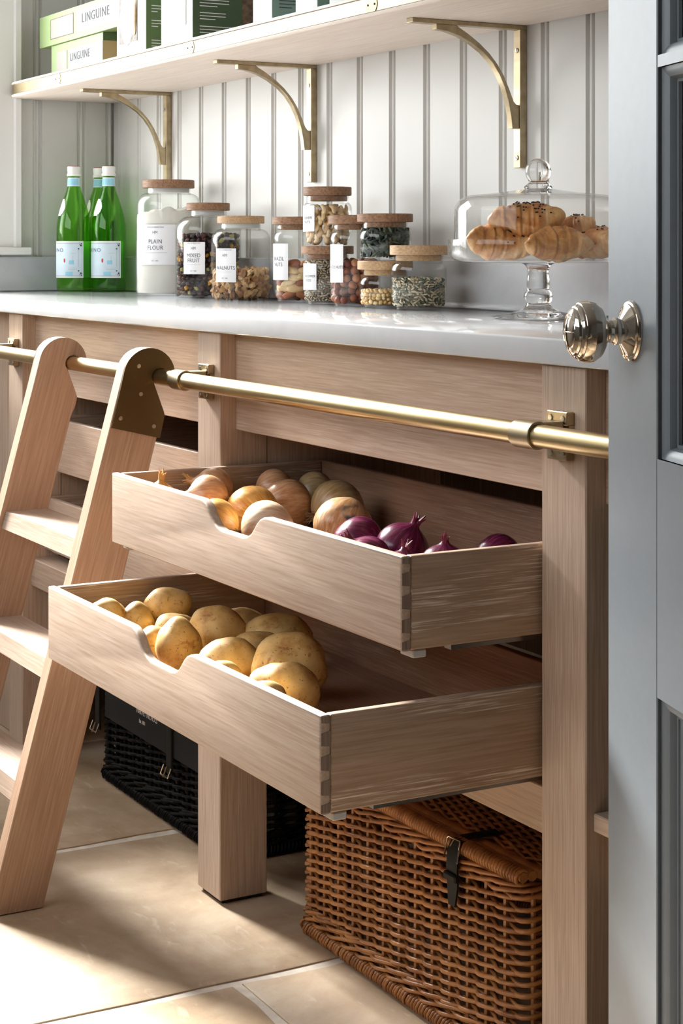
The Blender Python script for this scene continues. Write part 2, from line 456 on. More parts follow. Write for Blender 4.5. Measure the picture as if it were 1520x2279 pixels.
# ------------------------------------------------------------------ oak base unit
unit = thing('pantry_base_unit', (-2.56, 1.4, 0), 'limed oak base unit with square legs carrying the white worktop', 'base unit')
LEGS = [(-3.529, -3.446), (-2.606, -2.523), (-1.670, -1.587), (-.734, -.651)]
for a, b in LEGS:
    obj('leg', MB().box(a, b, 1.194, 1.276, .006, .8895, .0015, 1), M['oak_z'], unit)
    obj('foot_pad', MB().box(a+.006, b-.006, 1.2, 1.27, 0, .0058), M['dark_void'], unit)
for (a, b), (c, d) in zip(LEGS, LEGS[1:]):
    obj('apron', MB().box(b+.0005, c-.0005, 1.221, 1.241, .738, .8895, .001), M['oak_x'], unit)
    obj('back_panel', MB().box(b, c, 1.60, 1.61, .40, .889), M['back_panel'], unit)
for a, b in LEGS:
    obj('side_panel', MB().box(a+.002, b-.0005, 1.2765, 1.599, .345, .889), M['oak_z'], unit)
for (a, b), (c, d) in list(zip(LEGS, LEGS[1:]))[:2]:
    obj('cross_rail', MB().box(b+.0005, c-.0005, 1.212, 1.272, .345, .400, .0012), M['oak_x'], unit)
obj('shelf_board', MB().box(LEGS[2][1]+.0005, LEGS[3][0]-.0005, 1.204, 1.598, .379, .399, .0012), M['oak_x'], unit)
obj('cross_rail', MB().box(LEGS[2][1]+.0005, LEGS[3][0]-.0005, 1.238, 1.26, .325, .3785, .0012), M['oak_x'], unit)
obj('end_panel', MB().box(XL+.002, LEGS[0][0]-.0005, 1.236, 1.256, .002, .889, .001), M['oak_z'], unit)

# ------------------------------------------------------------------ drawers
def cut_profile(x0, x1, z0, z1, xc):
    pts = [(x0, z0), (x1, z0), (x1, z1)]
    half = [(.098, 0), (.090, -.0012), (.080, -.005), (.071, -.0115), (.063, -.0195), (.055, -.0265), (.045, -.031), (.032, -.0335)]
    for dx, dz in half: pts.append((xc+dx, z1+dz))
    for dx, dz in half[::-1]: pts.append((xc-dx, z1+dz))
    pts.append((x0, z1))
    return pts
T = .013
def drawer(name, x0, x1, yf, z0, z1, depth, label, group, detail=True):
    r = thing(name, ((x0+x1)/2, yf, z0), label, 'drawer', group)
    obj('front_panel', MB().prism(cut_profile(x0, x1, z0, z1, (x0+x1)/2-.006), 'Y', yf, yf+T, .003, 3), M['oak_x'], r, 50)
    for a, b in ((x0+.0002, x0+T), (x1-T, x1-.0002)):
        obj('side_panel', MB().box(a, b, yf+T, yf+depth-T, z0, z1-.0004, .0025, 3), M['oak_y'], r, 50)
    obj('drawer_back', MB().box(x0, x1, yf+depth-T, yf+depth, z0, z1-.0004, .002, 2), M['oak_in_shaded'], r, 50)
    obj('drawer_bottom', MB().box(x0+T, x1-T, yf+T, yf+depth-T, z0+.006, z0+.013), M['oak_in_shaded'], r)
    if detail:
        for xa, xb in ((x1-.0102, x1+.0004), (x0-.0004, x0+.0102)):
            H = z1-z0
            for f0, f1 in ((.02, .075), (.18, .305), (.415, .55), (.67, .8), (.905, .985)):
                za, zb = z1-H*f1, z1-H*f0; s = .0018
                obj('dovetail', MB().prism([(yf+.0012, za), (yf+.0122, za-s if f1 < .9 else za), (yf+.0122, zb+s if f0 > .05 else zb), (yf+.0012, zb)], 'X', xa, xb), M['oak_end'], r)
    for a, b in ((x0+.016, x0+.03), (x1-.03, x1-.016)):
        obj('drawer_runner', MB().box(a, b, yf+.075, yf+depth+.0, z0-.009, z0-.001), M['steel'], r)
    for a, b in ((x0+.004, x0+.030), (x1-.030, x1-.002)):
        obj('release_clip', MB().box(a, b, yf+.0165, yf+.034, z0-.0095, z0-.0008, .0012, 1), M['plastic'], r)
    return r
DX0, DX1 = -2.5165, -1.6765
D1Y, D2Y = 1.0115, .911
drawer('pull_out_drawer', DX0, DX1, D1Y, .580, .684, .365, 'upper open oak drawer with onions and a scooped front', 'oak pull-out drawers')
drawer('pull_out_drawer', DX0, DX1, D2Y, .417, .523, .365, 'lower open oak drawer pulled out farthest, with potatoes', 'oak pull-out drawers')
drawer('pull_out_drawer', -3.4395, -2.6125, 1.237, .580, .684, .355, 'upper closed oak drawer behind the ladder', 'oak pull-out drawers', False)
drawer('pull_out_drawer', -3.4395, -2.6125, 1.237, .417, .523, .355, 'lower closed oak drawer behind the ladder, under the other closed one', 'oak pull-out drawers', False)

# ------------------------------------------------------------------ brass ladder rail
RY, RZ = 1.145, .8154
rail = thing('ladder_rail', (-2.5645, RY, RZ), 'round brass rail running along the oak base below the worktop', 'rail')
def xcyl(x0, x1, r, seg=32):
    return MB().lathe([(0, 0), (r, 0), (r, x1-x0), (0, x1-x0)], seg, M4=Matrix.Translation((x0, RY, RZ)) @ Matrix.Rotation(pi/2, 4, 'Y'))
obj('tube', xcyl(XL+.02, -.62, .0127), M['brass'], rail)
def screw(parent, loc, axis, r=.0036, h=.0012):
    """slotted screw head whose face looks along axis"""
    q = Vector(axis).to_track_quat('Z', 'Y').to_matrix().to_4x4()
    m = Matrix.Translation(loc) @ q
    s = obj('screw', MB().lathe([(0, 0), (r, 0), (r*.92, h), (0, h*1.15)], 16, M4=m), M['screw'], parent)
    b = MB().box(-r*.9, r*.9, -.0004, .0004, h*.9, h*1.3, M4=m @ Matrix.Rotation(random.uniform(0, 3), 4, 'Z'))
    if parent is not None and parent.parent is None: obj('slot', b, M['slot'], s)
    return s
for a, b in LEGS:
    xc = (a+b)/2+.003
    br = obj('rail_bracket', MB().box(xc-.0185, xc+.0185, 1.183, 1.1938, .8245, .8392, .0008).box(xc-.0185, xc+.0185, 1.183, 1.1938, .785, .8005, .0008)
             .box(xc-.0185, xc+.0185, 1.1862, 1.1938, .8005, .8245)
             .prism([(1.150, .829), (1.183, .829), (1.183, .8015), (1.150, .8015)], 'X', xc-.014, xc+.014, .0015, 1), M['brass_dark'], rail)
    cr, ci = .0158, .0130
    obj('collar', MB().lathe([(ci, 0), (cr-.0006, 0), (cr, .0008), (cr, .0372), (cr-.0006, .038), (ci, .038)], 36, M4=Matrix.Translation((xc-.019, RY, RZ)) @ Matrix.Rotation(pi/2, 4, 'Y')), M['brass_dark'], br)
    for dx in (-.0115, .0115):
        for z in (.8318, .7925): screw(br, (xc+dx, 1.183, z), (0, -1, 0), .0038)

# ------------------------------------------------------------------ ladder
def fy(z): return .863+.27*z
def ry_(z): return .950+.265*z
CY, CZ, CR = 1.127, .818, .0442
def stile_poly(zbot=0, full=True):
    pts = []
    hr = .0140
    p = [(fy(zbot), zbot)]
    for i in range(17):
        a = radians(166 - i*(166)/16); p.append((CY+CR*cos(a), CZ+CR*sin(a)))
    p.append((CY+CR, .8105)); p.append((RY+hr, .8105))
    for i in range(15):
        a = radians(-10 + i*(228)/14); p.append((RY+hr*cos(a), RZ+hr*sin(a)))
    p += [(1.1515, .7600), (1.1528, .7545), (1.1522, .7490), (1.1495, .7385)]
    if full: p += [(ry_(.72), .72), (ry_(.02), .02), (ry_(.004)-.002, zbot)]
    return p
ladder = thing('library_ladder', (-2.84, .905, 0), 'leaning oak library ladder hooked over the brass rail', 'ladder')
XS = [(-2.6765, -2.6455), (-3.063, -3.032)]
for a, b in XS:
    obj('stile', MB().prism(stile_poly(.001), 'X', a, b, .0012, 1), M['oak_ladder'], ladder, 30)
def hook_poly():
    base = stile_poly()
    inner = base[1:-3]
    lo = (1.0622-.003, .729)
    return [(fy(.738)-.0, .738)] + inner + [(1.1459-.001, .7175)]
for x0, x1, nx in ((-2.6455, -2.6425, 1), (-3.066, -3.063, -1)):
    hk = obj('hook_plate', MB().prism(hook_poly(), 'X', x0, x1, .0004, 1), M['bronze'], ladder, 30)
    for y, z in ((1.1114, .7895), (1.077, .7525), (1.1338, .737), (1.108, .834)):
        screw(hk, (x1 if nx > 0 else x0, y, z), (nx, 0, 0), .0036)
for zt in (.560, .3755, .190):
    zb = zt-.029
    obj('step', MB().prism([(fy(zt)+.006, zt), (fy(zb)+.006, zb), (ry_(zb)-.002, zb), (ry_(zt)-.002, zt)], 'X', -3.0318, -2.6768, .001, 1), M['oak_x'], ladder)

# ================================================================== DOOR (open, at the right)
door = thing('door_1', (-1.40906, 1.08725, 0), None, None, rz=atan2(-.2908, .9568), kind='structure')
DT = .044
GZ0, PZ1 = .828, .610
def dobj(name, mb, mat, parent=door, sharp=35): return obj(name, mb, mat, parent, sharp, world=False)
st = MB().box(0, .125, 0, DT, .004, 2.05, .0015, 1)
dobj('stile', st, M['door_paint']); dobj('stile', MB().box(.68, .80, 0, DT, .004, 2.05, .0015, 1), M['door_paint'])
dobj('lock_rail', MB().box(.125, .68, .0002, DT-.0002, PZ1, GZ0), M['door_paint'])
dobj('top_rail', MB().box(.125, .68, .0002, DT-.0002, 1.93, 2.05), M['door_paint'])
dobj('bottom_rail', MB().box(.125, .68, .0002, DT-.0002, .004, .2), M['door_paint'])
def strip(parent, name, u0, u1, z0, z1, d0, wdt, mat):
    """ovolo moulding round an opening, four mitred strips"""
    prof = [(0, 0), (0, d0*.25), (wdt*.25, d0*.3), (wdt*.45, d0*.38), (wdt*.65, d0*.55), (wdt*.75, d0*.8), (wdt*.78, d0), (wdt, d0), (wdt, d0*1.25), (0, d0*1.25)]
    def strip1(A, B, inx):
        b = bmesh.new(); R = []
        for (P, s) in ((A, 1), (B, -1)):
            row = []
            for t, d in prof:
                x = P[0]+inx[0]*t; z = P[1]+inx[1]*t
                if inx[0] == 0: x += s*t*(1 if B[0] > A[0] else -1)
                else: z += s*t*(1 if B[1] > A[1] else -1)
                row.append(b.verts.new((x, d+.0012, z)))
            R.append(row)
        n = len(prof)
        for i in range(n): b.faces.new((R[0][i], R[0][(i+1) % n], R[1][(i+1) % n], R[1][i]))
        b.faces.new(R[0]); b.faces.new(R[1][::-1]); bmesh.ops.recalc_face_normals(b, faces=b.faces)
        return MB().add_bm(b)
    for A, B, inx in (((u0, z0), (u1, z0), (0, 1)), ((u0, z1), (u1, z1), (0, -1)), ((u0, z0), (u0, z1), (1, 0)), ((u1, z0), (u1, z1), (-1, 0))):
        dobj(name, strip1(A, B, inx), mat, parent, 25)
zs = [GZ0, 1.186, 1.197, 1.552, 1.563, 1.93]
for i in range(3):
    z0, z1 = zs[2*i], zs[2*i+1]
    for u0, u1 in ((.125, .396), (.409, .68)):
        strip(door, 'glazing_moulding', u0, u1, z0, z1, .014, .014, M['door_paint'])
        dobj('pane', MB().box(u0, u1, .021, .025, z0, z1), M['door_glass'])
for z0, z1 in ((zs[1], zs[2]), (zs[3], zs[4])):
    dobj('glazing_bar', MB().box(.125, .68, .0006, DT-.0006, z0, z1), M['door_paint'])
dobj('glazing_bar', MB().box(.396, .409, .0004, DT-.0004, GZ0, 1.93), M['door_paint'])
for u0, u1 in ((.125, .358), (.447, .68)):
    strip(door, 'panel_moulding', u0, u1, .2, PZ1, .013, .016, M['door_paint'])
    dobj('recessed_panel', MB().box(u0, u1, .016, .028, .2, PZ1), M['door_paint'])
dobj('muntin', MB().box(.358, .447, .0004, DT-.0004, .2, PZ1), M['door_paint'])
# knob: lathe about the door normal (local -y)
RM = Matrix.Translation((.0620, 0, .942)) @ Matrix.Rotation(pi/2, 4, 'X')
def kl(prof, seg=56): return MB().lathe(prof, seg, M4=RM)
for sgn in (1, -1):
    if sgn == -1: RM = Matrix.Translation((.0620, DT, .942)) @ Matrix.Rotation(-pi/2, 4, 'X')
    rose = dobj('rosette', kl([(0, 0), (.0285, 0), (.0290, .0015), (.0280, .0032), (.0262, .0036), (.0256, .0052), (.0240, .0056), (.0200, .0075), (.0150, .0100), (.0115, .0118), (0, .012)]), M['nickel'], door, 22)
    neck = kl([(0, .010), (.0120, .011), (.0118, .0135), (.0132, .0148), (.0132, .0175), (.0120, .0185), (.0108, .0205), (.0104, .0235), (.0118, .0262), (.0150, .0285), (.0155, .030), (0, .031)])
    kn = dobj('door_knob', kl([(0, .028), (.0150, .0285), (.0195, .0300), (.0250, .0335), (.0285, .0390), (.0295, .0450), (.0285, .0505), (.0272, .0530), (.0262, .0533), (.0256, .0552), (.0240, .0572), (.0226, .0576), (.0216, .0596), (.0195, .0612), (.0172, .0622), (.0166, .0616), (.0160, .0612), (.0150, .0622), (.0120, .0634), (.0070, .0645), (0, .0650)]), M['nickel'], door, 18)
    dobj('neck', neck, M['nickel'], kn, 22)
    if sgn == 1:
        b = MB().tube([RM @ Vector((x, 0, .0652 - .0026*(x/.0165)**2)) for x in [-.0165+.0033*i for i in range(11)]], .0006, 6)
        b.tube([RM @ Vector((0, x, .0652 - .0026*(x/.0165)**2)) for x in [-.0165+.0033*i for i in range(11)]], .0006, 6)
        dobj('cross_line', b, M['nickel'], kn)

# ================================================================== WALL SHELF
SZ0, SZ1, SY = 1.3755, 1.4125, 1.378
def shelf_outline(o):
    r = .045-o; pts = []
    for i in range(9):
        a = pi + (pi/2)*i/8; pts.append((XL+.003+.045+(r)*cos(a), SY+.045+(r)*sin(a)))
    pts = [(XL+.003+o, YW-.0005)] + pts + [(-.6, SY+o), (-.6, YW-.0005)]
    return pts
sh = thing('wall_shelf', (-2.6, YW, SZ0), 'long pale wall shelf with a brass edge strip above the jars', 'shelf')
def shelf_body():
    b = bmesh.new(); lay = []
    prof = [(.0060, SZ0), (.0025, SZ0+.0012), (.0004, SZ0+.0040), (0, SZ0+.0062), (.0034, SZ0+.0070), (.0034, SZ1-.0070), (0, SZ1-.0062), (.0004, SZ1-.0040), (.0025, SZ1-.0012), (.0060, SZ1)]
    for o, z in prof: lay.append([b.verts.new((x, y, z)) for x, y in shelf_outline(o)])
    n = len(lay[0])
    for A, B in zip(lay, lay[1:]):
        for i in range(n): b.faces.new((A[i], A[(i+1) % n], B[(i+1) % n], B[i]))
    b.faces.new(lay[0]); b.faces.new(lay[-1][::-1]); bmesh.ops.recalc_face_normals(b, faces=b.faces)
    bmesh.ops.triangulate(b, faces=[f for f in b.faces if len(f.verts) > 4])
    return MB().add_bm(b)
obj('shelf_board', shelf_body(), M['shelf_oak'], sh, 30)
def strip_bm():
    b = bmesh.new(); po = shelf_outline(.0016)[1:-1]; pi_ = shelf_outline(.0036)[1:-1]
    z0, z1 = SZ0+.0078, SZ1-.0078
    R = [[b.verts.new((p[0], p[1], z)) for p in P] for P, z in ((po, z0), (po, z1), (pi_, z1), (pi_, z0))]
    n = len(po)
    for j in range(4):
        for i in range(n-1): b.faces.new((R[j][i], R[j][i+1], R[(j+1) % 4][i+1], R[(j+1) % 4][i]))
    bmesh.ops.recalc_face_normals(b, faces=b.faces)
    return MB().add_bm(b)
stp = obj('brass_strip', strip_bm(), M['brass_shelf'], sh, 30)
# joint caps with rivets on the strip
for xj in (-3.735, -3.032, -2.362):
    pts = [(xj-.030, SZ0+.0074), (xj, SZ0+.0074)] + [(xj+.0055*sin(pi*i/8)+(.002 if 2 < i < 6 else 0), SZ0+.0074+(.0222)*i/8) for i in range(9)] + [(xj, SZ1-.0074), (xj-.030, SZ1-.0074)]
    jp = obj('joint_plate', MB().prism([(xj-.030, SZ0+.0074)] + [(xj+.0055*sin(pi*i/8), SZ0+.0074+.0222*i/8) for i in range(9)] + [(xj-.030, SZ1-.0074)], 'Y', SY+.0008, SY+.002), M['brass_shelf'], sh, 30)
    for dx in (-.022, -.002): obj('rivet', MB().lathe([(0, 0), (.0019, 0), (.0015, .0008), (0, .001)], 12, M4=Matrix.Translation((xj+dx, SY+.0008, (SZ0+SZ1)/2)) @ Matrix.Rotation(pi/2, 4, 'X')), M['slot'], jp)
# brackets
brk = None
arc_o = [(1.5185, 1.3685), (1.5225, 1.3655), (1.5255, 1.3640), (1.5405, 1.3560), (1.5615, 1.3425), (1.5800, 1.3275), (1.5954, 1.3110), (1.6075, 1.2935), (1.6180, 1.2720), (1.6260, 1.2540), (1.6310, 1.2490), (1.6368, 1.2480)]
arc_i = [(1.6368, 1.2112), (1.6238, 1.2112), (1.6215, 1.2300), (1.6170, 1.2520), (1.6090, 1.2760), (1.5985, 1.2960), (1.5850, 1.3140), (1.5680, 1.3290), (1.5480, 1.3415), (1.5250, 1.3520), (1.5000, 1.3585), (1.4815, 1.3602), (1.4815, 1.3685)]
for bxr in (-3.7425, -3.0485, -2.3465):
    xa, xb = bxr-.0185, bxr
    lab = {-3.7425: 'brass shelf bracket nearest the window end, above the flour jar', -3.0485: 'middle brass shelf bracket, its foot above the cashew jar', -2.3465: 'brass shelf bracket above the glass cake dome'}[bxr]
    b = thing('shelf_bracket', (bxr, YW, 1.36), lab, 'bracket', 'brass shelf brackets')
    obj('arm', MB().box(xa, xb, 1.4365, YW-.0005, 1.3685, SZ0-.0002, .0006), M['brass_dark'], b)
    wp = obj('wall_plate', MB().box(xa, xb, 1.6365, YW-.0005, 1.1490, 1.3684, .0006), M['brass_dark'], b)
    obj('brace', MB().prism(arc_o+arc_i, 'X', xa+.0025, xb-.0025, .0006, 1), M['brass_dark'], b, 30)
    for z in (1.336, 1.165): screw(b, ((xa+xb)/2, 1.6365, z), (0, -1, 0), .0042)

# ================================================================== BOTTLES
def arc_patch(r, a0, a1, z0, z1, th=.0003, seg=24, prof=None, rnd=0):
    b = bmesh.new()
    nz = 10
    for i in range(seg):
        pass
    A = []
    for j in range(nz+1):
        z = z0+(z1-z0)*j/nz; row = []
        for i in range(seg+1):
            a = a0+(a1-a0)*i/seg; rr = (prof(z) if prof else r)+th
            row.append(b.verts.new((rr*cos(a), rr*sin(a), z)))
        A.append(row)
    for j in range(nz):
        for i in range(seg):
            if rnd:
                u = abs((i+.5)/seg*2-1); v = abs((j+.5)/nz*2-1)
                if rnd == 2 and u*u+v*v > 1: continue
            b.faces.new((A[j][i], A[j][i+1], A[j+1][i+1], A[j+1][i]))
    return MB().add_bm(b)
def wrap_text(txt, size, r, a, z, mb=None, th=.0006, sx=1.0, space=1.0, prof=None):
    t = text_bm(txt, size, 0, 'CENTER', space, sx)
    bmesh.ops.subdivide_edges(t, edges=[e for e in t.edges if e.calc_length() > size*.15], cuts=2)
    bmesh.ops.triangulate(t, faces=t.faces)
    for v in t.verts:
        zz = z+v.co.y; rr = (prof(zz) if prof else r)+th; an = a+v.co.x/rr
        v.co = Vector((rr*cos(an), rr*sin(an), zz))
    mb = mb or MB(); mb.add_bm(t); return mb
BP = [(0, .004), (.024, .002), (.034, .0), (.0385, .003), (.0402, .010), (.0405, .018), (.0405, .150), (.0398, .166), (.0370, .184), (.0325, .203), (.0270, .222), (.0215, .240), (.0175, .252), (.0150, .262), (.0142, .272), (.0138, .284), (.0138, .290)]
def bottle_r(z):
    for (r0, z0), (r1, z1) in zip(BP, BP[1:]):
        if z0 <= z <= z1 and z1 > z0: return r0+(r1-r0)*(z-z0)/(z1-z0)
    return .0405
def bottle(x, y, az, label):
    r = thing('water_bottle', (x, y, .9202), label, 'bottle', 'green water bottles'); r.scale = (1, 1, .94)
    L = lambda n, mb, m, p=r, s=35: obj(n, mb, m, p, s, world=False)
    inner = [(max(0, rr-.0022), max(.008, z)) for rr, z in BP[3:]]
    L('glass_body', MB().lathe(BP + [(.0118, .290)] + inner[::-1] + [(0, .008)], 48), M['green_glass'])
    cp = L('cap', MB().lathe([(0, .291), (.0148, .287), (.0162, .2875), (.0165, .2925), (.0150, .2945), (.0146, .297), (.0156, .300), (.0156, .309), (.0146, .3115), (0, .312)], 40), M['cap'])
    L('cap_top', MB().lathe([(0, .3122), (.0140, .3122), (.0130, .3130), (0, .3132)], 32), M['cap_red'], cp)
    L('neck_label', arc_patch(.0145, 0, 2*pi, .262, .2835, .0005, 40, bottle_r), M['label_blue'])
    L('neck_print', arc_patch(.0145, az-2.2, az+2.6, .265, .2805, .0009, 40, bottle_r), M['aqua'])
    L('shoulder_label', arc_patch(.03, az+.62-.52, az+.62+.52, .188, .230, .0006, 26, bottle_r, rnd=2), M['cap'])
    hf = 2.42; e = az+hf                       # the label wraps most of the way round; e is its right-hand edge
    main = L('label', arc_patch(.0405, az-hf, e, .0345, .1255, .0005, 72), M['cap'])
    L('label_field', arc_patch(.0405, az-hf+.05, e-.05, .0375, .1225, .0008, 72), M['label_blue'], main)
    L('lettering', wrap_text('S.PELLEGRINO', .0130, .0405, az, .1030, th=.0013, sx=.98, space=1.30), M['blue_ink'], main)
    ln = MB()
    for z0, z1, a0, a1 in ((.1200, .1205, az-hf+.09, e-.09), (.0395, .0400, az-hf+.09, e-.09), (.0395, .1205, e-.095, e-.085), (.0395, .1205, az-hf+.085, az-hf+.095), (.0560, .0563, e-.9, e-.35), (.0950, .0953, e-.75, e-.45), (.062, .104, e-.30, e-.293), (.072, .089, e-.62, e-.615)):
        ln.add_bm(arc_patch(.0405, a0, a1, z0, z1, .0012, 30).bm.copy())
    for da, z_, q in ((.17, .1145, .0022), (.17, .0460, .0022), (.30, .1065, .0018), (.30, .0520, .0018), (.13, .1185, .0014), (.13, .0415, .0014), (.22, .1175, .0012), (.22, .0425, .0012)):
        ln.add_bm(arc_patch(.0405, e-da-q/.0405, e-da+q/.0405, z_-q, z_+q, .0014, 6, rnd=2).bm.copy())
    L('label_ornament', ln, M['ink'], main)
    L('label_band', arc_patch(.0405, e-1.05, e-.62, .0405, .0500, .0011, 14), M['aqua'], main)
    L('label_print', arc_patch(.0405, e-.85, e-.55, .068, .078, .0011, 14), M['aqua'], main)
    L('label_star', arc_patch(.0405, e-1.16, e-1.06, .072, .083, .0011, 6, rnd=2), M['red_ink'], main)
    return r
V0 = -20.7
bottle(-3.975, 1.503, radians(V0+32)-2.42, 'green water bottle at the left end of the worktop, nearest the window')
bottle(-3.925, 1.570, radians(V0+42)-2.42, 'green water bottle standing next to the tall flour jar')
bottle(-4.020, 1.585, radians(V0+28)-2.42, 'green water bottle half hidden behind the two front ones')

# ================================================================== JARS
def jar_body(r, h, neck=None, shoulder=.018):
    """clear storage jar from z=0: rounded foot, straight wall, shoulder, lip"""
    nr = neck if neck else r-.008
    t = .0018
    out = [(0, .0015), (r-.011, .0008), (r-.0085, .0015), (r-.0075, .006), (r-.006, .0105), (r-.002, .0165), (r, .024), (r, h-shoulder-.012)]
    for i in range(1, 7):
        a = pi/2*i/6; out.append((nr+(r-nr)*cos(a), h-shoulder-.012+(shoulder)*sin(a)))
    out += [(nr, h-.002), (nr+.0012, h), (nr-t, h)]
    inn = [(max(0, a-t), z) for a, z in out[7:-2][::-1]] + [(r-t, .025), (r-.0045, .018), (r-.010, .0115), (r-.012, .006), (0, .0055)]
    return MB().lathe(out+inn, 56)
def sq_jar_body(r, h, neck, shoulder):
    t = .0018
    out = [(0, .0012), (r-.004, .0006), (r-.001, .003), (r, .008), (r, h-shoulder-.010)]
    for i in range(1, 8):
        a = pi/2*i/7; out.append((neck+(r-neck)*cos(a), h-shoulder-.010+shoulder*sin(a)))
    out += [(neck, h), (neck-t, h)]
    inn = [(max(0, a-t), z) for a, z in out[4:-1][::-1]] + [(r-t, .010), (r-.005, .0055), (0, .0050)]
    return MB().lathe(out+inn, 56)
def jar(x, y, z, r, h, lid_r, lid_h, label, lidmat, lab=None, tall=False, neck=None, shoulder=.014, group='wood-lidded glass jars'):
    t = thing('storage_jar', (x, y, z), label, 'jar', group)
    L = lambda n, mb, m, p=t, s=30: obj(n, mb, m, p, s, world=False)
    L('glass_body', (sq_jar_body if tall else jar_body)(r, h, neck, shoulder), M['glass'])
    nr = (neck or r-.008)
    ld = L('lid', MB().lathe([(0, h+.0012), (lid_r-.001, h+.0012), (lid_r, h+.0022), (lid_r, h+lid_h-.0012), (lid_r-.0012, h+lid_h), (0, h+lid_h)], 56), lidmat)
    L('seal', MB().lathe([(0, h-.0085), (nr-.0032, h-.0085), (nr-.0022, h-.007), (nr-.0022, h-.003), (nr-.003, h+.0011), (0, h+.0011)], 48), M['silicone'] if tall else lidmat, ld)
    if lab:
        az, half, z0, z1, lines = lab
        z0 -= z; z1 -= z
        pa = L('paper_label', arc_patch(r, az-half, az+half, z0, z1, .0005, 20), M['label_paper'])
        tx = MB()
        H = z1-z0
        for txt, size, fz in lines:
            wrap_text(txt, size, r, az, z0+H*fz, tx, th=.0010, sx=.9, space=1.08)
        L('print', tx, M['ink'], pa)
        if tall:
            L('rule', MB().add_bm(arc_patch(r, az-half*.6, az+half*.6, z0+H*.30, z0+H*.304, .0010, 10).bm.copy()), M['ink'], pa)
    return t
PALF = {
 'fruit': [S(62,34,36), S(84,44,44), S(48,30,34), S(104,56,50), S(70,40,52), S(50,34,30), S(196,140,40), S(168,160,84), S(90,50,44), S(58,36,42)],
 'walnut': [S(206,166,116), S(188,144,94), S(222,186,138), S(170,122,78), S(214,176,124)],
 'seed': [S(178,164,140), S(160,146,124), S(194,182,158), S(146,130,108)],
 'mix': [S(206,192,164), S(188,172,144), S(220,208,184), S(196,182,152), S(104,116,96), S(84,94,80)],
 'pump': [S(70,82,66), S(52,62,52), S(92,104,82), S(60,72,62), S(40,48,42)],
 'pine': [S(238,206,146), S(226,188,122), S(246,220,168), S(214,172,108)],
 'cashew': [S(232,200,152), S(222,186,136), S(240,212,168), S(214,178,130)],
 'hazel': [S(150,84,56), S(128,66,46), S(170,104,68), S(112,60,48), S(186,124,84)],
 'brazil': [S(176,104,62), S(200,136,88), S(150,84,52), S(228,190,134), S(236,204,152)],
}
def fill_points(R, z0, z1, s, rnd, shell=None, sv=None):
    """packed positions in a cylinder; shell keeps only those near the glass or the top"""
    P = []; sv = sv or s*.82; k = 0
    z = z0+sv*.5
    while z < z1-sv*.3:
        ring = 0; rr = R-s*.52
        top = z > z1-sv*1.8
        while rr > -s*.3:
            if shell and not top and rr < R-shell: break
            n = max(1, int(2*pi*max(rr, 0)/(s*1.02))) if rr > s*.4 else 1
            a0 = rnd.uniform(0, 6.28)
            for i in range(n):
                a = a0+2*pi*i/n+rnd.uniform(-.1, .1)*s/max(rr, s)
                q = max(0, rr)
                P.append((q*cos(a), q*sin(a), z+rnd.uniform(-.2, .2)*sv, a))
            rr -= s*.95
        z += sv; k += 1
    return P
def template(kind):
    b = MB()
    if kind == 'seed': b.blob((0,0,0), (.0052, .0021, .0015), sub=1)
    elif kind == 'pump': b.blob((0,0,0), (.0068, .0042, .0014), sub=2)
    elif kind == 'pine': b.blob((0,0,0), (.0048, .0040, .0036), sub=1)
    elif kind == 'fruit': b.blob((0,0,0), (.0068, .0050, .0040), sub=2, nz=.5, nf=1.6, seed=3)
    else: raise ValueError
    return b.bm
def stuff_fill(name, label, cat, x, y, z, R, z0, z1, kind, pal, s, seed, core, n_extra=0, slope=0, sv=None):
    rnd = random.Random(seed)
    tb = template(kind); tb.verts.ensure_lookup_table()
    tv = [v.co.copy() for v in tb.verts]; tf = [[v.index for v in f.verts] for f in tb.faces]; tb.free()
    V, F, Cc = [], [], []
    for (px, py, pz, a) in fill_points(R, z0, z1, s, rnd, shell=s*1.9, sv=sv):
        zl = z1 + slope*(px*.5+py*.87)
        if pz > zl: continue
        m = Euler((rnd.uniform(-.7, .7) if kind == 'fruit' else pi/2*rnd.choice((0, .8, 1))+rnd.uniform(-.4, .4), rnd.uniform(-.7, .7), rnd.uniform(0, 6.28))).to_matrix()
        sc = rnd.uniform(.8, 1.15)
        c = rnd.choice(pal); n0 = len(V)
        rmax = R-.0005
        for v in tv:
            w = m @ (v*sc) + Vector((px, py, pz))
            q = hypot(w.x, w.y)
            if q > rmax: w.x *= rmax/q; w.y *= rmax/q
            V.append(w)
        F += [[i+n0 for i in f] for f in tf]; Cc += [c]*len(tv)
    # inner core so no gaps open through the pile
    n0 = len(V); seg = 24; rc = R-s*1.0
    for zz in (z0, z1-s*.9):
        for i in range(seg):
            cx_, cy_ = rc*cos(2*pi*i/seg), rc*sin(2*pi*i/seg)
            V.append(Vector((cx_, cy_, zz+(slope*(cx_*.5+cy_*.87) if zz > z0 else 0)))); Cc.append(core)
    for i in range(seg): F.append([n0+i, n0+(i+1) % seg, n0+seg+(i+1) % seg, n0+seg+i])
    F.append([n0+seg+i for i in range(seg)])
    me = bpy.data.meshes.new(name); me.from_pydata(V, [], F); me.materials.append(M['grain_attr'])
    me.polygons.foreach_set('use_smooth', [True]*len(me.polygons)); me.set_sharp_from_angle(angle=radians(60))
    at = me.color_attributes.new('Col', 'FLOAT_COLOR', 'POINT'); at.data.foreach_set('color', [q for c in Cc for q in c])
    o = bpy.data.objects.new(name, me); COL.objects.link(o); o.location = (x, y, z)
    return tag(o, label, cat, kind='stuff')
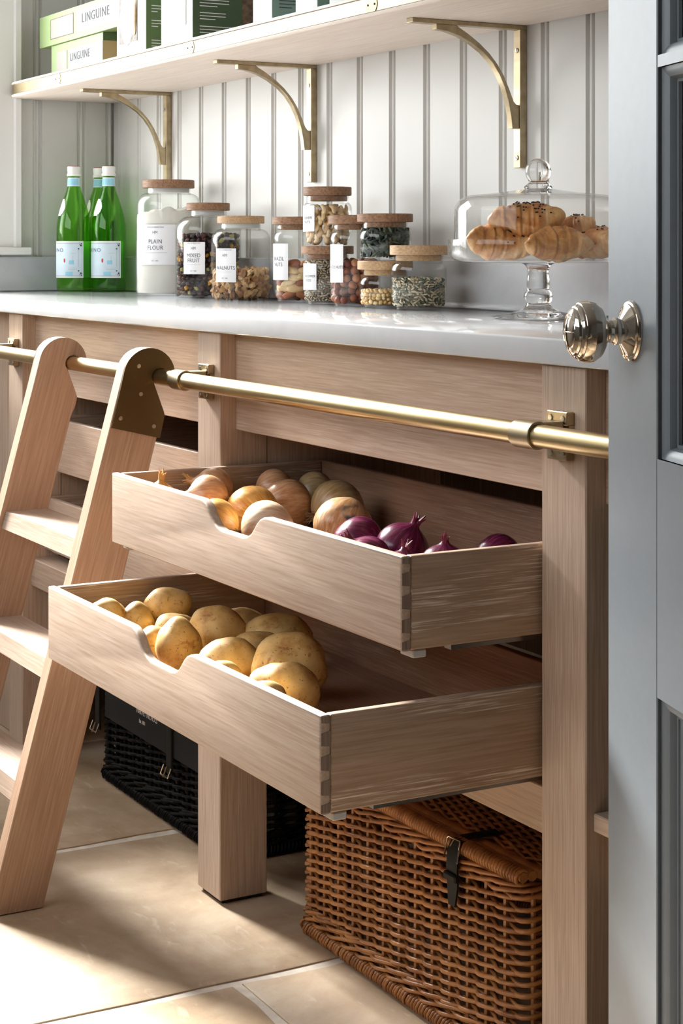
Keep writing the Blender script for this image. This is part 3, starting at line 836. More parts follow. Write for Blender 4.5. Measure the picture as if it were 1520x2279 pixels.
def color_mesh(mb, name, color, jitter=0, sharp=40):
    me = mb.mesh(name, M['grain_attr'], sharp)
    at = me.color_attributes.new('Col', 'FLOAT_COLOR', 'POINT'); at.data.foreach_set('color', list(color)*len(me.vertices)); return me
def things_fill(name, label, cat, group, x, y, z, R, z0, z1, meshes, s, seed, sv=None, slope=0, flat=False):
    rnd = random.Random(seed)
    for (px, py, pz, a) in fill_points(R, z0, z1, s, rnd, sv=sv):
        if pz > z1+slope*(px*.5+py*.87): continue
        o = bpy.data.objects.new(name, rnd.choice(meshes)); COL.objects.link(o)
        o.location = (x+px, y+py, z+pz)
        o.rotation_euler = (pi/2+rnd.uniform(-.5, .5), rnd.uniform(-.4, .4) if flat else rnd.uniform(0, 3), a+pi/2+rnd.uniform(-.3, .3)) if flat else (rnd.uniform(0, 6), rnd.uniform(0, 6), rnd.uniform(0, 6))
        k = rnd.uniform(.88, 1.06); o.scale = (k, k, k)
        tag(o, label, cat, group)

ZT = .9202
aL = lambda x, y, off: atan2(-y, -x)-radians(off)     # label bearing: toward the viewer, swung to the room side
# tall shouldered jars
jar(-3.567, 1.565, ZT, .0700, 1.150-ZT, .0560, .0185, 'tallest glass jar, filled with plain flour, beside the bottles', M['acacia'],
    (aL(-3.567, 1.565, 24), .64, .986, 1.072, [('APPLE OF PERFECTION', .0040, .93), ('HM', .0085, .80), ('PLAIN', .0125, .575), ('FLOUR', .0125, .42), ('EST. 1884', .0040, .1)]), True, .047, .026)
jar(-3.345, 1.556, ZT, .0675, 1.0975-ZT, .0445, .0165, 'shouldered glass jar of dark mixed dried fruit, second tallest', M['acacia'],
    (aL(-3.345, 1.556, 26), .36, .969, 1.034, [('APPLE OF PERFECTION', .0030, .96), ('HM', .0080, .80), ('MIXED', .0110, .575), ('FRUIT', .0110, .42), ('EST. 1884', .0034, .1)]), True, .036, .030)
jar(-3.190, 1.555, ZT, .0588, 1.069-ZT, .0466, .0158, 'shouldered glass jar one third full of walnuts, pale wooden lid', M['acacia_pale'],
    (aL(-3.190, 1.555, 32), .40, .955, 1.021, [('APPLE OF PERFECTION', .0030, .95), ('HM', .0080, .79), ('WALNUTS', .0098, .42), ('EST. 1884', .0034, .12)]), True, .040, .022)
jar(-2.985, 1.575, ZT, .0472, 1.0645-ZT, .0490, .0155, 'slim straight glass jar of brazil nuts, left of the stacked jars', M['acacia'],
    (aL(-2.985, 1.575, 52), .50, .962, 1.030, [('BRAZIL', .0100, .58), ('NUTS', .0100, .42)]), neck=.041)
jar(-2.825, 1.550, ZT, .0444, 1.0095-ZT, .0472, .0160, 'low glass jar of sunflower seeds under the cashew jar', M['acacia'],
    (aL(-2.825, 1.550, 50), .42, .947, .994, [('SUNFLOWER', .0062, .52), ('SEEDS', .0062, .36)]), neck=.038)
jar(-2.825, 1.550, 1.0262, .0444, 1.1145-1.0262, .0434, .0165, 'glass jar of cashew nuts stacked on the sunflower seed jar', M['acacia'],
    (aL(-2.825, 1.550, 54), .40, 1.051, 1.0975, [('CASHEW', .0068, .52), ('NUTS', .0068, .36)]), neck=.038)
jar(-2.716, 1.545, ZT, .0444, 1.062-ZT, .0465, .0165, 'slim straight glass jar of hazelnuts between the two stacks', M['acacia'],
    (aL(-2.716, 1.545, 50), .40, .962, 1.028, [('HAZELNUTS', .0070, .40)]), neck=.038)
jar(-2.608, 1.542, ZT, .0442, .984-ZT, .0468, .0160, 'low glass jar of pale peanuts under the pumpkin seed jar', M['acacia_pale'], neck=.038)
jar(-2.608, 1.542, 1.0004, .0442, 1.0642-1.0004, .0472, .0150, 'small glass jar of dark pumpkin seeds stacked on the peanut jar', M['acacia'], neck=.038)
jar(-2.505, 1.545, ZT, .0462, 1.009-ZT, .0475, .0170, 'low glass jar of mixed pale seeds, nearest the cake stand', M['acacia_pale'], neck=.040)
# contents
flour_p = []
b = MB().lathe([(0, .0052), (.066, .0058), (.0678, .011), (.0678, .172), (.060, .178), (.03, .181), (0, .179)], 56)
for v in b.bm.verts:
    if v.co.z > .165: v.co.z += noise.noise(v.co*70)*.009 + .01*v.co.x/.07
fo = obj('flour', b, simple('plain_flour', S(232,228,220), .9, nscale=40, namt=.02, bump=.4)); fo.location = (-3.567, 1.565, ZT)
tag(fo, 'white plain flour filling the tallest jar', 'flour', kind='stuff')
stuff_fill('dried_fruit', 'dark mixed dried fruit with yellow bits inside the second tallest jar', 'dried fruit', -3.345, 1.556, ZT, .0652, .006, .133, 'fruit', PALF['fruit'], .0118, 5, S(50,32,32), slope=.12)
stuff_fill('sunflower_seeds', 'grey sunflower seeds filling the low jar below the cashews', 'seeds', -2.825, 1.550, ZT, .0422, .007, .080, 'seed', PALF['seed'], .0056, 6, S(120,108,90), sv=.0040)
stuff_fill('pumpkin_seeds', 'dark green pumpkin seeds in the small upper jar', 'seeds', -2.608, 1.542, 1.0004, .0420, .008, .054, 'pump', PALF['pump'], .0080, 7, S(40,46,40), sv=.0050)
stuff_fill('peanuts', 'pale split peanuts in the low jar under the pumpkin seeds', 'nuts', -2.608, 1.542, ZT, .0420, .007, .036, 'pine', PALF['pine'], .0078, 8, S(200,166,112), slope=.1, sv=.0062)
stuff_fill('mixed_seeds', 'mixed pale and grey seeds half filling the jar by the cake stand', 'seeds', -2.505, 1.545, ZT, .0440, .007, .053, 'seed', PALF['mix'], .0060, 9, S(150,138,112), sv=.0042)
def cashew_mesh(c):
    pts = []; rad = []
    for i in range(9):
        a = -1.25+2.5*i/8; pts.append((.0085*cos(a)-.004, .0085*sin(a), 0)); t = i/8
        rad.append(.0046*(sin(pi*(.12+.76*t))**.6)*(1.1-.25*t))
    return color_mesh(MB().tube(pts, 0, 8, radii=rad), 'cashew_nut', c, sharp=80)
cash = [cashew_mesh(c) for c in PALF['cashew']]
things_fill('cashew_nut', 'cream cashew nut piled in the upper stacked jar', 'nut', 'cashew nuts in the stacked jar', -2.825, 1.550, 1.0262, .0418, .007, .077, cash, .0162, 12, sv=.0105, flat=True)
hz = [color_mesh(MB().blob((0,0,0), (.0074, .0074, .0084), sub=2, nz=.12, nf=1.5, seed=i), 'hazelnut', c, sharp=80) for i, c in enumerate(PALF['hazel'])]
things_fill('hazelnut', 'brown hazelnut piled in the slim jar between the stacks', 'nut', 'hazelnuts in the slim jar', -2.716, 1.545, ZT, .0420, .007, .084, hz, .0150, 13, sv=.0125)
bz = [color_mesh(MB().blob((0,0,0), (.0175, .0080, .0074), sub=2, nz=.25, nf=1.1, seed=i), 'brazil_nut', c, sharp=80) for i, c in enumerate(PALF['brazil'])]
things_fill('brazil_nut', 'long brown and cream brazil nut in the slim left jar', 'nut', 'brazil nuts in the slim jar', -2.985, 1.575, ZT, .0455, .008, .076, bz, .0235, 14, sv=.0115, flat=True, slope=.25)
wn_ = [color_mesh(MB().blob((0,0,0), (.0092, .0070, .0050), sub=2, nz=1.1, nf=2.4, seed=i+2), 'walnut_piece', c, sharp=50) for i, c in enumerate(PALF['walnut'])]
things_fill('walnut_piece', 'crinkled tan walnut piece heaped in the pale-lidded jar', 'nut', 'walnut pieces in the jar', -3.190, 1.555, ZT, .0568, .006, .062, wn_, .0135, 15, sv=.0105, slope=.12)

# ================================================================== CAKE STAND, DOME, CROISSANTS
KX, KY = -2.110, 1.503
stand = thing('cake_stand', (KX, KY, .9202), 'clear glass pedestal cake stand with a raised rim at the right of the worktop', 'cake stand')
Z0 = .9202
ped = [(0, .0), (.060, .0), (.0655, .0012), (.0660, .0030), (.0600, .0048), (.0450, .0072), (.0300, .0105), (.0215, .0150), (.0172, .0200), (.0168, .0225), (.0195, .0255), (.0208, .0310), (.0195, .0370), (.0168, .0395), (.0160, .0430), (.0168, .0500), (.0160, .0580), (.0150, .0660), (.0158, .0720), (.0200, .0775), (.0250, .0795), (0, .0797)]
obj('pedestal', MB().lathe(ped, 64), M['solid_glass'], stand, 40, world=False)
PZ = .0800
plate = [(0, PZ), (.100, PZ), (.114, PZ+.0015), (.1235, PZ+.006), (.1285, PZ+.0135), (.1295, PZ+.0325), (.1288, PZ+.0335), (.1278, PZ+.0325), (.1265, PZ+.0140), (.1215, PZ+.0080), (.113, PZ+.0045), (.100, PZ+.0035), (0, PZ+.0035)]
obj('plate', MB().lathe(plate, 96), M['dome_glass'], stand, 40, world=False)
dome = thing('glass_dome', (KX, KY, Z0+PZ+.0037), 'clear glass dome with a round knob covering the croissants', 'dome cover')
dz = 0
dp = [(.1200, .0), (.1205, .0), (.1208, .070)]
for i in range(1, 10):
    a = pi/2*i/9; dp.append((.092+.0288*cos(a), .070+.0235*sin(a)))
dp += [(.060, .0965), (.030, .1005), (.018, .1030)]
di = [(r-.0022 if r > .05 else r, z-.0022 if z > .07 else z) for r, z in dp[::-1]]
obj('dome_wall', MB().lathe(dp+di+[dp[0]], 96), M['dome_glass'], dome, 40, world=False)
kp = [(0, .1012), (.019, .1022), (.0205, .1050), (.0175, .1080), (.0145, .1110), (.0135, .1135)]
for i in range(1, 14):
    a = -pi/2+.75+(pi-.75)*i/13; kp.append((.0188*cos(a), .1272+.0188*sin(a)))
kp.append((0, .146))
obj('knob', MB().lathe(kp, 48), M['solid_glass'], dome, 50, world=False)

def croissant_mat():
    t = NT('baked_pastry'); t.pbsdf(S(206,146,82), .38, 0, .5)
    a = t.n('ShaderNodeVertexColor'); a.layer_name = 'Col'
    n = t.noise(t.coords((1, 1, 1)), 28, 5, .65, .8); c = t.ramp(n, [(.30, S(172,98,46)), (.5, S(222,158,92)), (.7, S(246,212,158))])
    m = t.mix(.85, c, a.outputs[0], 'MULTIPLY'); t.l(m, t.b.inputs['Base Color'])
    n2 = t.noise(t.coords((1,1,1)), 120, 4, .6); t.bump(n2, .35, .002)
    return t.m
M['pastry'] = croissant_mat(); M['choc'] = simple('chocolate_bead', S(48,34,32), .35)
def croissant(loc, rot, length, fat, seed, label, beads=0, bend=.55):
    rnd = random.Random(seed)
    t = thing('croissant', loc, label, 'croissant', 'croissants on the cake stand'); t.rotation_euler = rot
    b = bmesh.new(); N, K = 64, 26; rows = []; cl = b.verts.layers.float_color.new('Col')
    segs = 5
    for i in range(N+1):
        u = i/N; s = (u-.5)*2
        x = s*length/2; y = bend*length*.5*(s*s)-.12*length
        env = (max(0, 1-abs(s)**2.3))**.75*.9+.12*(1-abs(s))
        ph = u*segs+.25*sin(u*9+seed); fr = ph-math.floor(ph)
        ridge = .90+.13*(fr**.5 if s < 0 else (1-fr)**.5)
        r = fat*env*ridge+.0012
        row = []
        for k in range(K):
            a = 2*pi*k/K
            p = Vector((x, y+r*cos(a), r*sin(a)*.86))
            nn = noise.noise(p*90+Vector((seed, 0, 0)))*.0018+noise.noise(p*34+Vector((seed*2, 0, 0)))*.0055 + noise.noise(Vector((x*260, a*.8, seed)))*.0012
            dirv = Vector((0, cos(a), sin(a)))
            v = b.verts.new(p+dirv*nn); 
            sh_ = .88+.14*(fr if s < 0 else 1-fr)+rnd.uniform(-.02, .02)
            v[cl] = (min(1, sh_), min(1, sh_*.97), min(1, sh_*.93), 1); row.append(v)
        rows.append(row)
    for A, B in zip(rows, rows[1:]):
        for k in range(K): b.faces.new((A[k], B[k], B[(k+1) % K], A[(k+1) % K]))
    b.faces.new(rows[0]); b.faces.new(rows[-1][::-1]); bmesh.ops.recalc_face_normals(b, faces=b.faces)
    me = bpy.data.meshes.new('crust'); b.to_mesh(me)
    me.polygons.foreach_set('use_smooth', [True]*len(me.polygons)); me.materials.append(M['pastry'])
    o = bpy.data.objects.new('crust', me); COL.objects.link(o); o.parent = t
    if beads:
        mb = MB(); pts = []
        for c in range(3): pts.append((rnd.uniform(.2, .8), rnd.uniform(.6, 2.2)))
        for i in range(beads):
            cu, ca = pts[i % 3]
            u = min(.9, max(.1, cu+rnd.gauss(0, .06))); a = ca+rnd.gauss(0, .35)
            row = rows[int(u*N)]; v = row[int(a/(2*pi)*K) % K].co
            mb.blob(v+Vector((0, cos(a), sin(a)))*.0006, (.0017, .0017, .0013), sub=1)
        q = obj('chocolate_beads', mb, M['choc'], t, 80, world=False); q['kind'] = 'stuff'
    b.free(); return t
# image-plane directions in the world: right = (.488,.873), toward viewer = (.873,-.488)
cz0 = Z0+PZ+.0036
RA = atan2(.873, .488)
croissant((KX-.034, KY-.044, cz0+.0265), (0, -.10, RA+pi+.15), .106, .0285, 1, 'croissant lying at the left edge of the cake stand', 24)
croissant((KX-.012, KY-.012, cz0+.0600), (.12, .05, RA+pi-.1), .112, .0290, 2, 'topmost croissant, dotted with chocolate, on the pile', 60, .35)
croissant((KX+.046, KY+.000, cz0+.0235), (0, 0, RA+pi+.2), .104, .0275, 3, 'plain glazed croissant lying at the front of the pile', 0, .5)
croissant((KX-.006, KY+.056, cz0+.0440), (.1, .25, RA+pi-.35), .090, .0250, 4, 'croissant with dark beads at the back right of the pile', 36, .5)
croissant((KX+.030, KY+.070, cz0+.0250), (0, .05, RA+pi-.8), .100, .0265, 5, 'croissant at the right edge of the stand by the door', 20, .5)
croissant((KX-.062, KY+.010, cz0+.0240), (0, 0, RA+pi+.9), .092, .0255, 6, 'croissant at the back of the stand under the top one', 10, .5)

# ================================================================== POTATOES
def potato_mat():
    t = NT('washed_potato_skin'); t.pbsdf(S(208,170,104), .5, 0, .4)
    n = t.noise(t.coords(), 38, 5, .6); c = t.ramp(n, [(.3, S(176,130,74)), (.5, S(214,178,112)), (.72, S(228,196,134))])
    sp_ = t.noise(t.coords(), 230, 3, .6); c2 = t.ramp(sp_, [(.30, S(110,70,40)), (.37, (1,1,1))])
    pt = t.noise(t.coords(), 60, 3, .6, .5); c4 = t.ramp(pt, [(.62, (1,1,1)), (.70, S(176,120,72))])
    m = t.mix(.75, c, c2, 'MULTIPLY'); m = t.mix(.6, m, c4, 'MULTIPLY'); t.l(m, t.b.inputs['Base Color'])
    t.bump(n, .15, .002); return t.m
M['potato'] = potato_mat()
ZB2 = .4302
# x, y, height of centre, half sizes, yaw
pots = [(-2.450, .978, .490, .026, .021, .020, 1.0, 'small potato on top at the far left front corner of the heap'),
 (-2.448, 1.022, .472, .030, .026, .034, 1.0, 'pale potato second from the left, against the drawer front'),
 (-2.462, 1.078, .486, .036, .028, .028, 1.05, 'potato perched highest at the left back of the heap'),
 (-2.385, 1.060, .476, .036, .028, .030, 1.0, 'potato behind the left shoulder of the notch'),
 (-2.330, 1.000, .463, .030, .027, .030, 1.2, 'potato showing its top just left inside the notch'),
 (-2.262, 1.008, .472, .030, .034, .040, .4, 'speckled potato standing up behind the notch'),
 (-2.300, 1.083, .474, .044, .034, .042, 1.0, 'large speckled potato in the middle of the heap'),
 (-2.363, 1.150, .472, .042, .031, .032, 1.0, 'dark potato at the very back of the heap'),
 (-2.255, 1.155, .472, .052, .036, .038, 1.0, 'long mottled potato at the back right of the heap'),
 (-2.205, 1.100, .464, .040, .028, .032, 1.2, 'potato lying between the long one and the front row'),
 (-2.160, 1.036, .470, .044, .032, .036, 1.1, 'smooth potato right of the notch, near the drawer front'),
 (-2.078, .985, .464, .034, .027, .031, 1.0, 'small potato peeping over the drawer front right of the notch'),
 (-2.080, 1.085, .474, .050, .036, .042, 1.0, 'big yellow potato at the right end of the heap'),
 (-2.002, 1.038, .468, .046, .030, .036, 1.0, 'pale potato low at the right end, by the drawer front'),
 (-1.952, .984, .462, .034, .026, .030, 1.0, 'small pale potato at the far right front corner of the heap'),
 (-2.470, .985, .452, .030, .022, .020, 1.0, 'potato underneath the small one in the left corner of the heap'),
 (-2.462, 1.095, .452, .034, .024, .022, 1.0, 'potato underneath the highest one at the left of the heap')]
for i, (x, y, z, a, b_, c_, yaw, lab) in enumerate(pots):
    mb = MB().blob((0, 0, 0), (a, b_, c_), sub=4, nz=.13, nf=1.15, seed=i+1)
    for v in mb.bm.verts:
        v.co += v.co.normalized()*noise.noise(v.co*60+Vector((i*3.3, 0, 0)))*.0016
    o = obj('potato', mb, M['potato']); o.location = (x, y, z); o.rotation_euler = (random.uniform(-.15, .15), random.uniform(-.2, .2), yaw)
    zmin = min((o.rotation_euler.to_matrix() @ v.co).z for v in o.data.vertices)
    o.location.z = z if i in (0, 2) else ZB2-zmin
    tag(o, lab, 'potato', 'potatoes in the lower drawer')

# ================================================================== ONIONS
def onion_mat(name, c1, c2, c3, rough=.32):
    t = NT(name); t.pbsdf(S(*c1), rough, 0, .55)
    c0 = t.n('ShaderNodeTexCoord'); sx = t.n('ShaderNodeSeparateXYZ'); t.l(c0.outputs['Object'], sx.inputs[0])
    at = t.n('ShaderNodeMath', operation='ARCTAN2'); t.l(sx.outputs[0], at.inputs[0]); t.l(sx.outputs[1], at.inputs[1])
    cs = t.n('ShaderNodeMath', operation='COSINE'); t.l(at.outputs[0], cs.inputs[0]); si = t.n('ShaderNodeMath', operation='SINE'); t.l(at.outputs[0], si.inputs[0])
    zz = t.n('ShaderNodeMath', operation='MULTIPLY'); t.l(sx.outputs[2], zz.inputs[0]); zz.inputs[1].default_value = 6
    cb = t.n('ShaderNodeCombineXYZ'); t.l(cs.outputs[0], cb.inputs[0]); t.l(si.outputs[0], cb.inputs[1]); t.l(zz.outputs[0], cb.inputs[2])
    n = t.noise(cb.outputs[0], 9, 4, .6); c = t.ramp(n, [(.3, S(*c2)), (.5, S(*c1)), (.72, S(*c3))])
    n2 = t.noise(t.coords(), 25, 3, .5); cc = t.ramp(n2, [(.35, (.82,.78,.75)), (.6, (1,1,1))])
    m = t.mix(.8, c, cc, 'MULTIPLY'); t.l(m, t.b.inputs['Base Color']); t.bump(n, .12, .001)
    return t.m
M['onion_a'] = onion_mat('golden_onion_skin', (214,160,84), (184,120,50), (230,190,124))
M['onion_b'] = onion_mat('copper_onion_skin', (206,158,118), (180,122,84), (222,184,150))
M['onion_c'] = onion_mat('pale_peeled_onion', (232,206,176), (214,160,110), (240,224,202))
M['onion_c2'] = onion_mat('peeling_onion', (226,176,124), (196,122,70), (238,216,186))
_t = M['onion_c2'].node_tree; _b = [n for n in _t.nodes if n.type == 'BSDF_PRINCIPLED'][0]; _src = _b.inputs['Base Color'].links[0].from_socket
_c = _t.nodes.new('ShaderNodeTexCoord'); _n = _t.nodes.new('ShaderNodeTexNoise'); _n.inputs['Scale'].default_value = 32; _t.links.new(_c.outputs['Object'], _n.inputs['Vector'])
_r = _t.nodes.new('ShaderNodeValToRGB'); _r.color_ramp.elements[0].position = .60; _r.color_ramp.elements[1].position = .68; _t.links.new(_n.outputs[0], _r.inputs[0])
_m = _t.nodes.new('ShaderNodeMix'); _m.data_type = 'RGBA'; _t.links.new(_r.outputs[0], _m.inputs[0]); _t.links.new(_src, _m.inputs[6]); _m.inputs[7].default_value = S(84,86,92); _t.links.new(_m.outputs[2], _b.inputs['Base Color'])
M['onion_d'] = onion_mat('olive_brown_onion', (176,148,106), (150,116,76), (196,172,132))
M['onion_r'] = onion_mat('red_onion_skin', (104,30,66), (74,20,48), (150,66,104), .25)
M['root'] = simple('dry_root', S(150,118,84), .8)
M['root_gold'] = simple('golden_dry_leaf', S(206,160,96), .7)
M['red_stem'] = simple('red_onion_neck', S(130,36,66), .5, nscale=120, namt=.3)
def onion(x, y, r, rot, mat, label, seed, red=False, roots=True, neck=True, flat=.9, z=None, bushy=False):
    rnd = random.Random(seed)
    t = thing('onion', (x, y, 0), label, 'onion', 'red onions in the upper drawer' if red else 'brown onions in the upper drawer')
    prof = []
    for i in range(15):
        a = -pi/2+(pi-.42)*i/14; prof.append((max(0, r*cos(a)), r*flat*sin(a)))
    if neck and red: prof += [(r*.24, r*flat*1.0), (r*.17, r*flat*1.08), (r*.15, r*flat*1.18), (0, r*flat*1.20)]
    elif neck: prof += [(r*.20, r*flat*1.06), (r*.13, r*flat*1.2), (r*.10, r*flat*1.36), (0, r*flat*1.40)]
    else: prof += [(r*.2, r*flat*1.02), (0, r*flat*1.05)]
    mb = MB().lathe(prof, 40)
    for v in mb.bm.verts: v.co += Vector((v.co.x, v.co.y, 0))*noise.noise(v.co*28+Vector((seed, 0, 0)))*.07
    bd = obj('bulb', mb, mat, t, 80, world=False)
    if neck:
        nm = MB()
        for k in range(7):
            a = rnd.uniform(0, 6.28); q = r*.1; L_ = rnd.uniform(.25, .5)*r
            z0 = r*flat*(1.08 if red else 1.18)
            nm.tube([(q*cos(a), q*sin(a), z0), (q*1.3*cos(a), q*1.3*sin(a), z0+L_*.5), (q*(1.4+rnd.uniform(0, 1.6))*cos(a+.3), q*(1.4+rnd.uniform(0, 1.6))*sin(a+.3), z0+L_)], 0, 5, radii=[r*.075, r*.06, r*.015])
        obj('neck', nm, M['red_stem'] if red else M['root_gold'], t, 60, world=False)
    if roots:
        rm = MB()
        for k in range(70 if bushy else 26):
            a = rnd.uniform(0, 6.28); q = r*.12*rnd.random(); L_ = rnd.uniform(.18, .42)*r*(1.7 if bushy else 1); sp_ = rnd.uniform(.1, .8)
            rm.tube([(q*cos(a), q*sin(a), -r*flat*.97), ((q+L_*sp_*.5)*cos(a), (q+L_*sp_*.5)*sin(a), -r*flat-L_*.5), ((q+L_*sp_)*cos(a+.5), (q+L_*sp_)*sin(a+.5), -r*flat-L_)], r*.012, 4)
        obj('root_tuft', rm, M['root'], t, 60, world=False)
    t.rotation_euler = rot
    R3 = Euler(rot).to_matrix(); zmin = min((R3 @ v.co).z for v in bd.data.vertices)
    t.location.z = z if z else .5932-zmin
    return t
Vv = RA   # bearing of image-right
def tilt(to, amt): return (Matrix.Rotation(amt, 3, Vector((-sin(to), cos(to), 0)))).to_euler()
onion(-2.466, 1.155, .034, tilt(RA+pi, 1.2), M['onion_b'], 'pinkish onion at the back left of the drawer', 1, z=.656)
onion(-2.392, 1.112, .033, tilt(RA+pi+.3, 1.4), M['onion_b'], 'striped pink onion in front of the back left one', 2, z=.655)
onion(-2.345, 1.160, .042, tilt(RA+2.4, 1.3), M['onion_a'], 'golden onion seen through the notch of the upper drawer', 3)
onion(-2.290, 1.075, .038, tilt(RA, -1.3), M['onion_a'], 'dark golden onion half hidden by the left of the notch', 4, neck=False, roots=False)
onion(-2.385, 1.240, .042, tilt(RA+.3, 1.5), M['onion_b'], 'large copper onion in the middle of the onions', 5, neck=False)
onion(-2.462, 1.258, .033, tilt(RA+.2, 1.5), M['onion_b'], 'onion with a bushy tuft of roots at the back', 6, z=.648, neck=False, bushy=True)
onion(-2.455, 1.325, .034, tilt(RA, 1.5), M['onion_d'], 'shadowed onion in the back corner behind the rooty one', 7, z=.640, neck=False)
onion(-2.215, 1.120, .040, tilt(RA, 1.4), M['onion_c'], 'pale onion just behind the right of the notch', 8, neck=False)
onion(-2.316, 1.288, .043, tilt(RA+.5, 1.4), M['onion_d'], 'olive brown onion at the back, right of the rest', 9, neck=False)
onion(-2.188, 1.226, .043, tilt(RA+.6, .5), M['onion_c2'], 'peeling onion with a dark blotched skin, rightmost brown one', 10, neck=False)
onion(-2.070, 1.182, .036, tilt(RA+pi, 1.2), M['onion_r'], 'leftmost red onion, against the drawer front', 11, True, False, False)
onion(-2.012, 1.215, .037, tilt(RA, .5), M['onion_r'], 'largest red onion with an upright dry neck', 12, True, False)
onion(-1.972, 1.138, .033, tilt(RA+pi, .7), M['onion_r'], 'red onion with a bright crimson neck leaning left', 13, True, False)
onion(-1.906, 1.150, .029, tilt(RA, .15), M['onion_r'], 'small red onion whose frayed neck tops the drawer corner', 14, True, False)
onion(-1.905, 1.212, .031, tilt(RA, .05), M['onion_r'], 'red onion with a pale pink neck, second from the right', 15, True, False)
onion(-1.878, 1.278, .034, tilt(RA+.4, 1.4), M['onion_r'], 'rightmost red onion, lying on its side with fine roots', 16, True, True, False)
onion(-2.468, 1.068, .034, tilt(RA+pi, -.1), M['onion_a'], 'onion hidden behind the left of the front but for its leaf tips', 17, z=.640)

# ================================================================== WICKER HAMPERS
def rr_path(x0, x1, y0, y1, r, n_per):
    """points (x, y, nx, ny, s) round a rounded rectangle"""
    pts = []; s = 0
    segs = [((x0+r, y0), (x1-r, y0), (0, -1)), ((x1, y0+r), (x1, y1-r), (1, 0)), ((x1-r, y1), (x0+r, y1), (0, 1)), ((x0, y1-r), (x0, y0+r), (-1, 0))]
    cs = [(x1-r, y0+r, -pi/2), (x1-r, y1-r, 0), (x0+r, y1-r, pi/2), (x0+r, y0+r, pi)]
    for (a, b, n), (cx, cy, a0) in zip(segs, cs):
        L = hypot(b[0]-a[0], b[1]-a[1])
        pts.append(('L', s, L, a, b, n)); s += L
        pts.append(('A', s, r*pi/2, (cx, cy), a0, r)); s += r*pi/2
    def at(q):
        q = q % s
        for p in pts:
            if q <= p[1]+p[2]+1e-9:
                t = (q-p[1])/p[2]
                if p[0] == 'L': return (p[3][0]+(p[4][0]-p[3][0])*t, p[3][1]+(p[4][1]-p[3][1])*t, p[5][0], p[5][1])
                a = p[4]+t*pi/2; return (p[3][0]+p[5]*cos(a), p[3][1]+p[5]*sin(a), cos(a), sin(a))
        return at(0)
    return at, s
